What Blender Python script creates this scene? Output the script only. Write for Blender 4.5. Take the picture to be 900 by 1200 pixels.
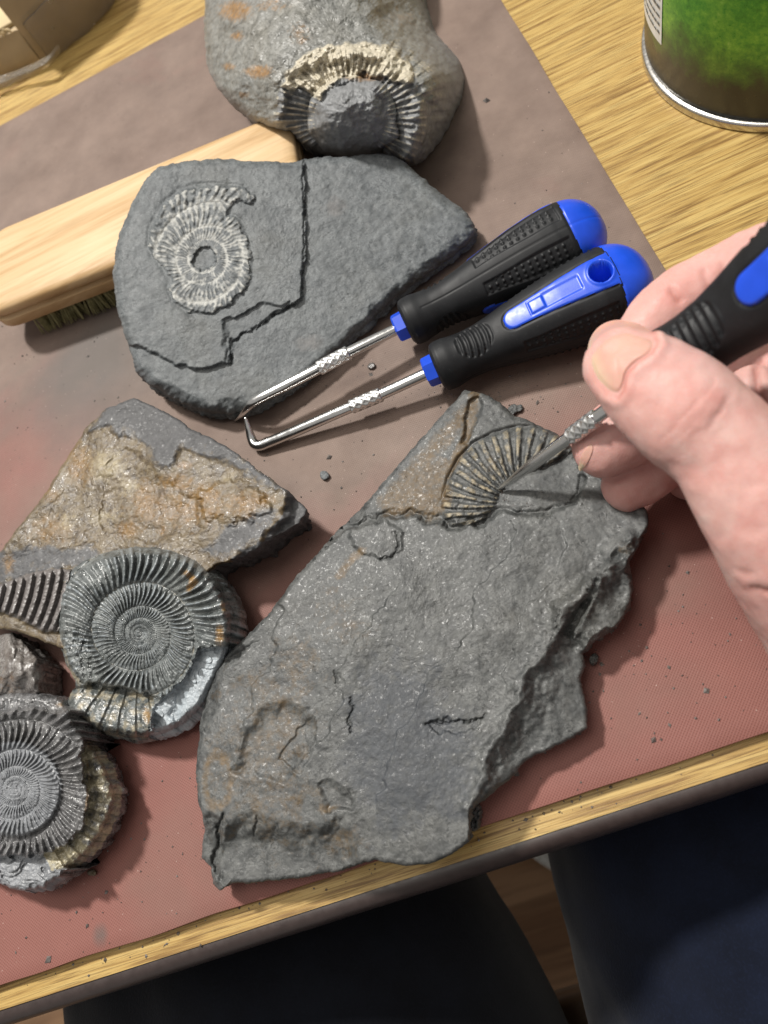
import bpy, math, random
import numpy as np
from mathutils import Matrix, Vector

random.seed(7)
rng = np.random.default_rng(7)
scene = bpy.context.scene
for o in list(bpy.data.objects):
    bpy.data.objects.remove(o)

# ------------------------------------------------------------------ camera
# Photo pixels are 900 x 1200.  The mat's edges and the tin's rim give a focal
# length of about 900 px and a point straight below the lens at px (756, 970).
CAM_H = 0.25
F = 900.0
_up = -np.array([306.0, 370.0, 900.0]); _up /= np.linalg.norm(_up)
_ax = np.array([5205.0, -2124.0, -900.0]); _ax -= _up * _ax.dot(_up); _ax /= np.linalg.norm(_ax)
_ay = np.cross(_up, _ax)
BASIS = np.stack([_ax, _ay, _up])          # world = BASIS @ camera(right, down, forward)

cam_data = bpy.data.cameras.new('camera')
cam = bpy.data.objects.new('camera', cam_data)
scene.collection.objects.link(cam)
Rm = np.column_stack([BASIS[:, 0], -BASIS[:, 1], -BASIS[:, 2]])
M4 = np.eye(4); M4[:3, :3] = Rm; M4[:3, 3] = (0, 0, CAM_H)
cam.matrix_world = Matrix(M4.tolist())
cam_data.sensor_fit = 'HORIZONTAL'
cam_data.sensor_width = 36.0
cam_data.lens = 36.0 * F / 900.0
cam_data.clip_start = 0.005
cam_data.clip_end = 50.0
cam_data.dof.use_dof = True
cam_data.dof.focus_distance = 0.268
cam_data.dof.aperture_fstop = 17.0
scene.camera = cam

# ------------------------------------------------------------------ world + lamps
world = bpy.data.worlds.new('World'); scene.world = world
world.use_nodes = True
bg = world.node_tree.nodes['Background']
bg.inputs[0].default_value = (1.0, 0.96, 0.91, 1)
bg.inputs[1].default_value = 0.25

def area_lamp(name, loc, target, size, power, col):
    d = bpy.data.lights.new(name, 'AREA'); d.shape = 'DISK'; d.size = size
    d.energy = power; d.color = col
    o = bpy.data.objects.new(name, d); scene.collection.objects.link(o)
    o.location = loc
    o.rotation_euler = (Vector(target) - Vector(loc)).to_track_quat('-Z', 'Y').to_euler()
    return o
area_lamp('room_lamp_light', (-0.75, 1.45, 2.40), (-0.03, 0.15, 0), 0.27, 66.0, (1.0, 0.965, 0.91))
area_lamp('added_overhead_fill', (-0.3, 0.35, 2.0), (0, 0.1, 0), 1.0, 8.0, (1.0, 0.95, 0.87))  # unseen soft fill lamp overhead, added beside the room lamp

vs = scene.view_settings
vs.view_transform = 'Standard'; vs.look = 'None'; vs.exposure = 0.60; vs.gamma = 1.0
vs.use_curve_mapping = False
scene.render.engine = 'CYCLES'

# ------------------------------------------------------------------ geometry helpers
def rays(u, v):
    d = np.stack([np.asarray(u, float) - 450.0, np.asarray(v, float) - 600.0,
                  np.full(np.shape(u), F)], -1)
    return d @ BASIS.T
def P(u, v, z):
    """photo pixel -> world point at height z above the mat"""
    d = rays(u, v)
    k = (np.asarray(z, float) - CAM_H) / d[..., 2]
    return d * k[..., None] + np.array([0, 0, CAM_H])
def PD(u, v, depth):
    """photo pixel -> world point at a given depth from the lens"""
    return rays(u, v) / F * np.asarray(depth, float)[..., None] + np.array([0, 0, CAM_H])
def PPLANE(u, v, p0, n):
    d = rays(u, v); c = np.array([0, 0, CAM_H])
    k = np.dot(np.asarray(p0) - c, n) / (d @ n)
    return d * k[..., None] + c

_perm = np.random.default_rng(3).permutation(256).astype(np.int64)
_perm = np.concatenate([_perm, _perm, _perm])
_grad = np.random.default_rng(5).normal(size=(256, 3)); _grad /= np.linalg.norm(_grad, axis=1)[:, None]
def noise(x, y, z=0.0):
    x, y, z = np.broadcast_arrays(np.asarray(x, float), np.asarray(y, float), np.asarray(z, float))
    xi = np.floor(x).astype(np.int64); yi = np.floor(y).astype(np.int64); zi = np.floor(z).astype(np.int64)
    xf, yf, zf = x - xi, y - yi, z - zi
    xi &= 255; yi &= 255; zi &= 255
    f = lambda t: t * t * t * (t * (t * 6 - 15) + 10)
    wx, wy, wz = f(xf), f(yf), f(zf)
    def g(i, j, k):
        h = _perm[_perm[_perm[xi + i] + yi + j] + zi + k]
        gg = _grad[h]
        return gg[..., 0] * (xf - i) + gg[..., 1] * (yf - j) + gg[..., 2] * (zf - k)
    a = g(0, 0, 0) * (1 - wx) + g(1, 0, 0) * wx
    b = g(0, 1, 0) * (1 - wx) + g(1, 1, 0) * wx
    c = g(0, 0, 1) * (1 - wx) + g(1, 0, 1) * wx
    d = g(0, 1, 1) * (1 - wx) + g(1, 1, 1) * wx
    return ((a * (1 - wy) + b * wy) * (1 - wz) + (c * (1 - wy) + d * wy) * wz) * 1.6
def fbm(x, y, z=0.0, octv=4, gain=0.5, lac=2.1):
    s = 0; a = 1.0; f = 1.0
    for i in range(octv):
        s = s + a * noise(x * f + 17.3 * i, y * f - 9.1 * i, z * f + 3.7 * i); a *= gain; f *= lac
    return s
def ridged(x, y, z=0.0, octv=3, gain=0.55):
    s = 0; a = 1.0; f = 1.0
    for i in range(octv):
        s = s + a * (1 - np.abs(noise(x * f + 5.3 * i, y * f + 11.1 * i, z * f)) * 2.2); a *= gain; f *= 2.1
    return s
def sstep(a, b, x):
    t = np.clip((x - a) / (b - a), 0, 1); return t * t * (3 - 2 * t)

def sdist(u, v, poly):
    """signed distance in px to a closed polygon (negative inside)"""
    p = np.asarray(poly, float); q = np.roll(p, -1, 0)
    best = np.full(np.shape(u), 1e9); ins = np.zeros(np.shape(u), bool)
    for (x0, y0), (x1, y1) in zip(p, q):
        ex, ey = x1 - x0, y1 - y0
        t = np.clip(((u - x0) * ex + (v - y0) * ey) / (ex * ex + ey * ey + 1e-9), 0, 1)
        best = np.minimum(best, np.hypot(u - x0 - t * ex, v - y0 - t * ey))
        if y0 != y1:
            c = ((y0 > v) != (y1 > v)) & (u < (x1 - x0) * (v - y0) / (y1 - y0) + x0)
            ins ^= c
    return np.where(ins, -best, best)
def ldist(u, v, pts):
    p = np.asarray(pts, float)
    best = np.full(np.shape(u), 1e9)
    for (x0, y0), (x1, y1) in zip(p[:-1], p[1:]):
        ex, ey = x1 - x0, y1 - y0
        t = np.clip(((u - x0) * ex + (v - y0) * ey) / (ex * ex + ey * ey + 1e-9), 0, 1)
        best = np.minimum(best, np.hypot(u - x0 - t * ex, v - y0 - t * ey))
    return best
def wob(u, v, amp, sc, seed=0.0):
    return u + amp * fbm(u / sc + seed, v / sc, 1.3 + seed, 3), v + amp * fbm(u / sc - seed, v / sc, 7.9 + seed, 3)
def patch(u, v, poly, soft, amp=5, sc=25, seed=0.0):
    """1 inside a ragged polygon, 0 outside"""
    uu, vv = wob(u, v, amp, sc, seed)
    return 1 - sstep(-soft, soft, sdist(uu, vv, poly))

def blob(u, v, cx, cy, rx, ry=None, ang=0.0):
    ry = ry or rx
    a = math.radians(ang); du, dv = u - cx, v - cy
    x = du * math.cos(a) + dv * math.sin(a); y = -du * math.sin(a) + dv * math.cos(a)
    return np.exp(-(x / rx) ** 2 - (y / ry) ** 2)

def link(o, parent=None):
    scene.collection.objects.link(o)
    if parent is not None:
        o.parent = parent
        o.matrix_parent_inverse = parent.matrix_world.inverted() if parent.type != 'EMPTY' else Matrix.Translation(-parent.location)
    return o
def tag(o, label=None, cat=None, group=None, kind=None):
    if label: o['label'] = label
    if cat: o['category'] = cat
    if group: o['group'] = group
    if kind: o['kind'] = kind
    return o
def empty(name, loc, label, cat, group=None):
    o = bpy.data.objects.new(name, None); o.empty_display_size = 0.01
    o.location = [float(c) for c in loc]
    scene.collection.objects.link(o)
    return tag(o, label, cat, group)
def fast_mesh(name, verts, quads, mat=None, parent=None, smooth=True, mask=None, sharp=None):
    verts = np.ascontiguousarray(verts, np.float32).reshape(-1, 3); quads = np.asarray(quads, np.int32)
    used = np.unique(quads)
    if len(used) < len(verts):
        rm = np.full(len(verts), -1, np.int32); rm[used] = np.arange(len(used), dtype=np.int32)
        quads = rm[quads]; verts = verts[used]
        if mask is not None: mask = mask[used]
    k = quads.shape[1]
    me = bpy.data.meshes.new(name)
    me.vertices.add(len(verts)); me.vertices.foreach_set('co', verts.ravel())
    me.loops.add(quads.size); me.loops.foreach_set('vertex_index', np.ascontiguousarray(quads, np.int32).ravel())
    me.polygons.add(len(quads)); me.polygons.foreach_set('loop_start', np.arange(0, quads.size, k, dtype=np.int32))
    me.polygons.foreach_set('use_smooth', np.full(len(quads), smooth))
    if mask is not None:
        ca = me.color_attributes.new('mask', 'FLOAT_COLOR', 'POINT')
        ca.data.foreach_set('color', np.ascontiguousarray(mask, np.float32).ravel())
    me.update(calc_edges=True); me.validate()
    if sharp is not None: me.set_sharp_from_angle(angle=math.radians(sharp))
    if mat: me.materials.append(mat)
    o = bpy.data.objects.new(name, me)
    return link(o, parent)
def grid_quads(r, c, wrap_c=True, off=0):
    i = np.arange(r - 1)[:, None]; j = np.arange(c if wrap_c else c - 1)[None, :]
    j2 = (j + 1) % c
    return np.stack([i * c + j, i * c + j2, (i + 1) * c + j2, (i + 1) * c + j], -1).reshape(-1, 4) + off
def box_mesh(name, lo, hi, mat, parent=None, bevel=0.0, rot=None, seg=2):
    import bmesh
    bm = bmesh.new(); bmesh.ops.create_cube(bm, size=1.0)
    lo, hi = np.asarray(lo, float), np.asarray(hi, float)
    for v in bm.verts:
        v.co = Vector([(lo[i] + hi[i]) / 2 + v.co[i] * (hi[i] - lo[i]) for i in range(3)])
    if bevel > 0:
        bmesh.ops.bevel(bm, geom=list(bm.edges), offset=bevel, segments=seg, affect='EDGES', profile=0.5)
    me = bpy.data.meshes.new(name); bm.to_mesh(me); bm.free()
    if rot is not None:
        me.transform(rot)
    for p in me.polygons: p.use_smooth = bevel > 0
    if mat: me.materials.append(mat)
    return link(bpy.data.objects.new(name, me), parent)
def crom(pts, n):
    """Catmull-Rom resample (any number of columns)"""
    p = np.asarray(pts, float)
    ext = np.vstack([2 * p[0] - p[1], p, 2 * p[-1] - p[-2]])
    seg = len(p) - 1; t = np.linspace(0, seg, n); i = np.minimum(t.astype(int), seg - 1); f = (t - i)[:, None]
    a, b, c, d = ext[i], ext[i + 1], ext[i + 2], ext[i + 3]
    return 0.5 * (2 * b + (c - a) * f + (2 * a - 5 * b + 4 * c - d) * f ** 2 + (3 * b - a - 3 * c + d) * f ** 3)
def tube_verts(pts, ra, rb=None, sides=24, ref=(0, 0, 1), rfun=None):
    """swept ellipse: ra across, rb along ref.  closed with end points"""
    p = np.asarray(pts, float); n = len(p)
    ra = np.broadcast_to(np.asarray(ra, float), (n,)); rb = ra if rb is None else np.broadcast_to(np.asarray(rb, float), (n,))
    T = np.gradient(p, axis=0); T /= np.linalg.norm(T, axis=1)[:, None] + 1e-12
    up = np.asarray(ref, float); out = []
    for i in range(n):
        up = up - T[i] * up.dot(T[i]); up /= np.linalg.norm(up)
        sd = np.cross(T[i], up)
        a = np.linspace(0, 2 * math.pi, sides, endpoint=False)
        k = 1.0 if rfun is None else rfun(i / (n - 1), a)
        out.append(p[i] + np.outer(np.cos(a) * ra[i] * k, sd) + np.outer(np.sin(a) * rb[i] * k, up))
    v = np.vstack(out); q = grid_quads(n, sides)
    nv = len(v); v = np.vstack([v, p[0], p[-1]])
    j = np.arange(0, sides, 2)
    cap0 = np.stack([np.full_like(j, nv), (j + 2) % sides, (j + 1) % sides, j], -1)
    b = (n - 1) * sides
    cap1 = np.stack([np.full_like(j, nv + 1), b + j, b + (j + 1) % sides, b + (j + 2) % sides], -1)
    return v, np.vstack([q, cap0, cap1])
def merge(parts):
    vs_, qs_, o = [], [], 0
    for v, q in parts:
        vs_.append(v); qs_.append(q + o); o += len(v)
    return np.vstack(vs_), np.vstack(qs_)

# ------------------------------------------------------------------ material helpers
def new_mat(name):
    m = bpy.data.materials.new(name); m.use_nodes = True
    nt = m.node_tree; b = nt.nodes['Principled BSDF']
    return m, nt, b
class NT:
    def __init__(s, nt): s.nt = nt; s.l = nt.links
    def n(s, t, **kw):
        x = s.nt.nodes.new(t)
        for k, v in kw.items(): setattr(x, k, v)
        return x
    def set(s, sock, val):
        if hasattr(val, 'is_linked') or isinstance(val, bpy.types.NodeSocket): s.l.new(val, sock)
        elif isinstance(val, (tuple, list)) and len(val) == 3 and sock.type == 'RGBA': sock.default_value = (*val, 1)
        else: sock.default_value = val
    def coord(s, scale=(1, 1, 1), rot=(0, 0, 0), kind='Object'):
        tc = s.n('ShaderNodeTexCoord'); mp = s.n('ShaderNodeMapping')
        mp.inputs['Scale'].default_value = scale; mp.inputs['Rotation'].default_value = rot
        s.l.new(tc.outputs[kind], mp.inputs[0]); return mp.outputs[0]
    def noise(s, vec, scale, detail=4, rough=0.55, dist=0.0, out=0):
        x = s.n('ShaderNodeTexNoise'); s.l.new(vec, x.inputs['Vector'])
        x.inputs['Scale'].default_value = scale; x.inputs['Detail'].default_value = detail
        x.inputs['Roughness'].default_value = rough; x.inputs['Distortion'].default_value = dist
        return x.outputs[out]
    def vor(s, vec, scale, feature='F1', rand=1.0):
        x = s.n('ShaderNodeTexVoronoi', feature=feature); s.l.new(vec, x.inputs['Vector'])
        x.inputs['Scale'].default_value = scale; x.inputs['Randomness'].default_value = rand
        return x.outputs[0]
    def ramp(s, fac, stops):
        x = s.n('ShaderNodeValToRGB'); s.set(x.inputs[0], fac)
        e = x.color_ramp.elements
        while len(e) < len(stops): e.new(0.5)
        for i, (p, c) in enumerate(stops):
            e[i].position = p; e[i].color = (*c, 1) if isinstance(c, (tuple, list)) else (c, c, c, 1)
        return x.outputs[0]
    def mix(s, fac, a, b, mode='MIX'):
        x = s.n('ShaderNodeMix', data_type='RGBA', blend_type=mode)
        s.set(x.inputs[0], fac); s.set(x.inputs[6], a); s.set(x.inputs[7], b); return x.outputs[2]
    def math(s, op, a, b=0.0, clamp=False):
        x = s.n('ShaderNodeMath', operation=op); x.use_clamp = clamp
        s.set(x.inputs[0], a); s.set(x.inputs[1], b); return x.outputs[0]
    def rng(s, v, a, b, c=0.0, d=1.0):
        x = s.n('ShaderNodeMapRange'); s.set(x.inputs[0], v)
        for i, k in enumerate((a, b, c, d)): x.inputs[i + 1].default_value = k
        return x.outputs[0]
    def bump(s, h, strength, dist, normal=None):
        x = s.n('ShaderNodeBump'); s.set(x.inputs['Height'], h)
        x.inputs['Strength'].default_value = strength; x.inputs['Distance'].default_value = dist
        if normal is not None: s.l.new(normal, x.inputs['Normal'])
        return x.outputs[0]
    def mask(s):
        a = s.n('ShaderNodeVertexColor'); a.layer_name = 'mask'
        sp = s.n('ShaderNodeSeparateColor'); s.l.new(a.outputs[0], sp.inputs[0])
        return sp.outputs[0], sp.outputs[1], sp.outputs[2], a.outputs[1]

def simple_mat(name, col, rough=0.5, metal=0.0, var=0.12, scale=200, bump=0.0, bscale=800, bdist=0.0003, spec=0.5):
    m, nt, b = new_mat(name); t = NT(nt); co = t.coord()
    n = t.noise(co, scale, 5)
    dark = tuple(c * (1 - var) for c in col); lite = tuple(min(1, c * (1 + var)) for c in col)
    t.set(b.inputs['Base Color'], t.ramp(n, [(0.3, dark), (0.7, lite)]))
    b.inputs['Metallic'].default_value = metal; b.inputs['Specular IOR Level'].default_value = spec
    t.set(b.inputs['Roughness'], t.rng(t.noise(co, scale * 2, 3), 0.3, 0.7, max(0, rough - 0.06), min(1, rough + 0.06)))
    if bump > 0:
        t.set(b.inputs['Normal'], t.bump(t.noise(co, bscale, 4), bump, bdist))
    return m

def rock_mat(name, dark, mid, lite, stain=(0.26, 0.13, 0.04), pale=(0.55, 0.5, 0.4), third=(0.2, 0.24, 0.27), rough=0.62,
             scale=1.0, fleck=0.5, spec=0.5, bump=1.0, glint=0.0):
    """grey fossil rock: mottled matrix, shell-hash flecks; vertex mask r = iron stain, g = pale shell, b = third colour"""
    m, nt, b = new_mat(name); t = NT(nt); co = t.coord()
    big = t.noise(co, 45 * scale, 6, 0.6)
    med = t.noise(co, 300 * scale, 7, 0.72, 0.8)
    fine = t.noise(co, 1300 * scale, 4, 0.7)
    mixn = t.math('ADD', t.math('MULTIPLY', med, 0.80), t.math('MULTIPLY', fine, 0.20))
    col = t.ramp(mixn, [(0.34, tuple(c * 0.66 for c in dark)), (0.43, dark), (0.52, mid), (0.65, lite)])
    col = t.mix(t.rng(big, 0.36, 0.62, 0.0, 0.6), col, t.mix(1.0, col, (0.70, 0.72, 0.76), 'MULTIPLY'))
    col = t.mix(t.rng(t.noise(t.coord((1, 1, 1), (0.3, 0.2, 0.5)), 30 * scale, 5, 0.6), 0.5, 0.7, 0.0, 0.45), col, t.mix(1.0, col, (1.0, 0.90, 0.74), 'MULTIPLY'))
    col = t.mix(t.rng(t.noise(t.coord((1, 1, 1), (0.9, 0.1, 0.2)), 110 * scale, 6, 0.7), 0.52, 0.68, 0.0, 0.5), col, tuple(min(1, c * 1.12) for c in lite))
    # worm-like pale shell flecks at two sizes, and bright grains
    def worms(sc, wid, lo, hi, seed):
        c2 = t.coord((1, 1, 1), (seed, seed * 0.7, seed * 1.3))
        wv = t.noise(c2, sc * scale, 2, 0.5, 1.6)
        f_ = t.math('SUBTRACT', 1.0, t.math('MULTIPLY', t.math('ABSOLUTE', t.math('SUBTRACT', wv, 0.5)), wid), True)
        return t.math('MULTIPLY', f_, t.rng(t.noise(c2, sc * 0.4 * scale, 3), lo, hi))
    fl = t.math('MAXIMUM', worms(360, 9.0, 0.46, 0.60, 0.4), t.math('MULTIPLY', worms(640, 7.0, 0.44, 0.60, 1.9), 0.9))
    col = t.mix(t.math('MULTIPLY', fl, fleck), col, tuple(min(1, c * 1.9 + 0.05) for c in lite))
    grains = t.rng(t.vor(co, 520 * scale), 0.10, 0.16, 0.8, 0.0)
    grains = t.math('MULTIPLY', grains, t.rng(t.noise(co, 170 * scale, 3), 0.5, 0.62))
    col = t.mix(t.math('MULTIPLY', grains, fleck), col, tuple(min(1, c * 2.6 + 0.08) for c in lite))
    r_, g_, b_, a_ = t.mask()
    warm = t.ramp(t.noise(co, 420 * scale, 5, 0.7), [(0.25, tuple(c * 0.35 for c in stain)), (0.5, stain), (0.74, tuple(min(1, c * 1.5) for c in stain))])
    pl = t.ramp(t.noise(co, 500 * scale, 5, 0.7), [(0.25, tuple(c * 0.55 for c in pale)), (0.55, pale), (0.8, tuple(min(1, c * 1.25) for c in pale))])
    th = t.ramp(t.noise(co, 300 * scale, 5, 0.7), [(0.25, tuple(c * 0.6 for c in third)), (0.75, tuple(min(1, c * 1.35) for c in third))])
    edge = t.noise(co, 380 * scale, 5, 0.7)
    def ragged(mk): return t.rng(t.math('ADD', mk, t.math('MULTIPLY', t.math('SUBTRACT', edge, 0.5), 1.3)), 0.28, 0.72)
    col = t.mix(t.math('MULTIPLY', ragged(b_), t.rng(b_, 0.02, 0.2)), col, th)
    col = t.mix(t.math('MULTIPLY', t.math('MULTIPLY', ragged(r_), t.rng(r_, 0.02, 0.2)), t.rng(t.noise(co, 620 * scale, 4, 0.7), 0.34, 0.6, 0.45, 1.0)), col, t.mix(0.82, col, warm))
    col = t.mix(t.math('MULTIPLY', ragged(g_), t.rng(g_, 0.02, 0.2)), col, pl)
    t.set(b.inputs['Base Color'], col)
    rg = t.rng(med, 0.3, 0.7, rough - 0.12, rough + 0.12)
    if glint > 0:
        gl = t.rng(t.noise(co, 900 * scale, 3, 0.6), 0.56, 0.64, 0.0, glint)
        rg = t.math('SUBTRACT', rg, gl, True)
    rg = t.math('ADD', rg, t.math('MULTIPLY', t.rng(b_, 0.6, 1.0), 0.22), True)
    t.set(b.inputs['Roughness'], rg); b.inputs['Specular IOR Level'].default_value = spec
    nb = t.bump(med, 0.5 * bump, 0.0006)
    nb = t.bump(fl, 0.5 * bump, 0.0002, nb)
    nb = t.bump(fine, 0.5 * bump, 0.00022, nb)
    t.set(b.inputs['Normal'], nb)
    return m

# ------------------------------------------------------------------ rock builder
def ring_outline(poly, n, smooth=1, jag=1.5, jsc=14, seed=0.0):
    p = np.asarray(poly, float)
    for _ in range(smooth):
        q = np.roll(p, -1, 0); p = np.stack([p * 0.75 + q * 0.25, p * 0.25 + q * 0.75], 1).reshape(-1, 2)
    q = np.vstack([p, p[:1]]); d = np.r_[0, np.cumsum(np.hypot(*np.diff(q, axis=0).T))]
    t = np.linspace(0, d[-1], n, endpoint=False)
    o = np.stack([np.interp(t, d, q[:, 0]), np.interp(t, d, q[:, 1])], 1)
    if jag:
        tn = np.roll(o, -1, 0) - np.roll(o, 1, 0); tn /= np.linalg.norm(tn, axis=1)[:, None] + 1e-9
        nn = np.stack([tn[:, 1], -tn[:, 0]], 1)
        o = o + nn * (jag * fbm(o[:, 0] / jsc + seed, o[:, 1] / jsc, seed, 4, 0.6))[:, None]
    return o
class Rock: pass
def rock(poly, center, top, N=700, M=140, K=14, inset=0.004, floor=0.0, wall_noise=0.0012, strata=900, rnd=6.0, rnd_h=0.003,
         smooth=1, jag=1.5, jsc=14, seed=0.0, thick=None, bulge=0.0):
    """top(u, v) -> height in metres over the photo footprint of the upper face; walls run down to `floor`"""
    N += N % 2
    o = ring_outline(poly, N, smooth, jag, jsc, seed)
    c = np.asarray(center, float)
    # keep the footprint star-shaped round its centre so that no facets fold over
    an = np.unwrap(np.arctan2(o[:, 1] - c[1], o[:, 0] - c[0])); ra_ = np.linalg.norm(o - c, axis=1)
    sg = 1.0 if an[-1] > an[0] else -1.0
    am = np.maximum.accumulate(an * sg); am = am * 0.99 + 0.01 * np.linspace(am[0], am[0] + 2 * math.pi, N, endpoint=False)
    o = c + ra_[:, None] * np.stack([np.cos(am * sg), np.sin(am * sg)], 1)
    s = np.r_[0.006, np.linspace(0, 1, M)[1:]]
    s = np.unique(np.r_[s, 1 - np.array([0.2, 0.5, 0.9]) / M])
    uv = c + s[:, None, None] * (o - c)[None]
    u, v = uv[..., 0], uv[..., 1]
    e = np.clip((1 - s)[:, None] * np.linalg.norm(o - c, axis=1)[None] * 0.85, 0, None)
    z = top(u, v)
    if rnd > 0:
        w = np.clip(1 - e / rnd, 0, 1); z = z - rnd_h * (1 - np.sqrt(np.clip(1 - w * w, 0, 1)))
    X = P(u, v, z)
    b = X[-1]
    tn = np.roll(b, -1, 0) - np.roll(b, 1, 0); nn = np.stack([tn[:, 1], -tn[:, 0]], 1)
    nn /= np.linalg.norm(nn, axis=1)[:, None] + 1e-12
    cw = X[0].mean(0)
    if np.mean(np.sum(nn * (b[:, :2] - cw[:2]), 1)) < 0: nn = -nn
    for _ in range(30): nn = (np.roll(nn, 1, 0) + nn + np.roll(nn, -1, 0)) / 3
    rows = []
    zb = np.full(N, floor) if thick is None else np.maximum(b[:, 2] - thick, floor)
    for k in range(1, K + 1):
        f = k / K
        r = b.copy(); r[:, 2] = b[:, 2] * (1 - f) + zb * f
        off = -inset * f + bulge * math.sin(math.pi * f)
        amp = wall_noise * min(1, 3 * f)
        nz = fbm(r[:, 0] * 120, r[:, 1] * 120, r[:, 2] * strata + seed, 4, 0.6) + 0.7 * fbm(r[:, 0] * 500, r[:, 1] * 500, r[:, 2] * strata * 0.7, 2)
        r[:, :2] += nn * (off + amp * nz)[:, None]
        rows.append(r)
    allr = np.concatenate([X, np.stack(rows)], 0)
    R = Rock(); nr = len(s)
    R.v = allr.reshape(-1, 3); q = grid_quads(len(allr), N)
    R.u = np.concatenate([u.ravel(), np.tile(o[:, 0], K)]); R.w = np.concatenate([v.ravel(), np.tile(o[:, 1], K)])
    R.wall = np.r_[np.zeros(nr * N), np.repeat(np.arange(1, K + 1) / K, N)]
    nv = len(R.v); bot = rows[-1].mean(0)
    R.v = np.vstack([R.v, X[0].mean(0), bot])
    R.u = np.r_[R.u, c[0], c[0]]; R.w = np.r_[R.w, c[1], c[1]]; R.wall = np.r_[R.wall, 0, 1]
    j = np.arange(0, N, 2); base = (len(allr) - 1) * N
    cap = np.stack([np.full_like(j, nv), (j + 2) % N, (j + 1) % N, j], -1)
    cap2 = np.stack([np.full_like(j, nv + 1), base + j, base + (j + 1) % N, base + (j + 2) % N], -1)
    q = np.vstack([q, cap, cap2])
    # consistent outward winding: top must face up
    a_, b_, c_ = R.v[q[N * 5][0]], R.v[q[N * 5][1]], R.v[q[N * 5][2]]
    if np.cross(b_ - a_, c_ - a_)[2] < 0: q = q[:, ::-1]
    R.q = q; R.mask = np.zeros((len(R.v), 4)); R.mask[:, 3] = 1
    return R
def emit_rock(R, name, mat, parent=None, sel=None):
    q = R.q
    if sel is not None: q = q[sel]
    return fast_mesh(name, R.v, q, mat, parent, True, R.mask)
def face_sel(R, cond):
    """cond per vertex -> per face"""
    return cond[R.q].mean(1) > 0.5

# the coil of an evolute ammonite: height (m) over local plan coordinates (m)
def coil(x, y, r_ref, k=1.62, ribs=58, amp=1.0, dirn=1, phase=0.0, tube=0.30, rib=0.09, split=True, core=0.0011):
    r = np.hypot(x, y) + 1e-6
    th = np.arctan2(-y, x) * dirn
    t = np.log(r / r_ref) / math.log(k) - (th - phase) / (2 * math.pi)
    n = np.floor(t); f = t - n                                   # 0 inner seam .. 1 outer seam
    wid = r_ref * k ** (n + (th - phase) / (2 * math.pi)) * (k - 1)
    prof = np.clip(4 * f * (1 - f), 0, 1) ** 0.55
    tot = th + 2 * math.pi * n                                   # continuous angle
    lean = 0.10 * np.sin(f * 2.2)
    jit = 0.35 * noise(tot * 6.0, n * 3.1, 2.2)
    a = ribs * (tot - lean) + jit * 2
    rb = np.clip(np.cos(a) * 0.6 + 0.55, 0, 1.2) ** 0.9
    if split:
        a2 = 2 * a
        rb2 = np.clip(np.cos(a2) * 0.6 + 0.55, 0, 1.2)
        w2 = sstep(0.66, 0.86, f)
        rb = rb * (1 - w2) + rb2 * w2
    wear = np.clip(0.88 + np.clip(wid / 0.009, 0, 1) * 0.7 * fbm(x * 110, y * 110, 3.3, 2) + 0.25 * noise(tot * ribs / 5.5, n * 7.7, 0.5), 0.2, 1.25)
    h = wid * tube * prof * (1 + 0.10 * noise(tot * 1.7, n * 2.3, 9.0)) + wid * rib * (rb - 0.5) * np.clip(prof, 0, 1) * wear
    rb = rb * np.clip(wear, 0, 1)
    h = np.where(r < core, 0.0004 * np.sqrt(np.clip(1 - (r / core) ** 2, 0, 1)) + 0.0001, h)
    return amp * h, f, n, rb

# ================================================================== SETTING
WOOD_Z = -0.0042
def wood_mat(name, base, dark, lite, axis_scale, rough=0.45, pore=0.5, rot=0.0, kind='Object', spec=0.4):
    m, nt, b = new_mat(name); t = NT(nt)
    co = t.coord(axis_scale, (0, 0, rot), kind)
    broad = t.noise(co, 1.0, 5, 0.6, 0.4)
    streak = t.noise(t.coord((axis_scale[0] * 2.2, axis_scale[1] * 4.5, axis_scale[2]), (0, 0, rot), kind), 1.0, 6, 0.65, 0.2)
    col = t.ramp(broad, [(0.36, dark), (0.47, base), (0.64, lite)])
    col = t.mix(t.rng(streak, 0.5, 0.62, 0, pore), col, tuple(c * 0.5 for c in dark))
    col = t.mix(t.rng(streak, 0.3, 0.45, 0.35, 0.0), col, lite)
    t.set(b.inputs['Base Color'], col)
    t.set(b.inputs['Roughness'], t.rng(streak, 0.3, 0.7, rough - 0.07, rough + 0.1)); b.inputs['Specular IOR Level'].default_value = spec
    t.set(b.inputs['Normal'], t.bump(streak, 0.25, 0.0004))
    return m
M_oak = wood_mat('oak_laminate', (0.43, 0.278, 0.088), (0.22, 0.120, 0.032), (0.53, 0.375, 0.135), (24, 600, 60), 0.42, 0.7)
M_edge = simple_mat('brown_edging', (0.040, 0.028, 0.026), 0.40, 0, 0.14, 260, 0.15, 500, 0.0003)
M_leg = simple_mat('dark_table_leg', (0.05, 0.035, 0.03), 0.5)
M_floor = wood_mat('floor_laminate', (0.22, 0.125, 0.065), (0.15, 0.08, 0.04), (0.28, 0.17, 0.095), (3, 26, 10), 0.5, 0.4)
M_rug = simple_mat('grey_rug', (0.46, 0.47, 0.45), 0.95, 0, 0.35, 260, 0.9, 300, 0.003)

FLOOR_Z = -0.74
fl = box_mesh('floor', (-2.0, -1.6, FLOOR_Z - 0.02), (2.0, 2.0, FLOOR_Z), M_floor); tag(fl, kind='structure', label='wooden floor under the table')
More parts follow.
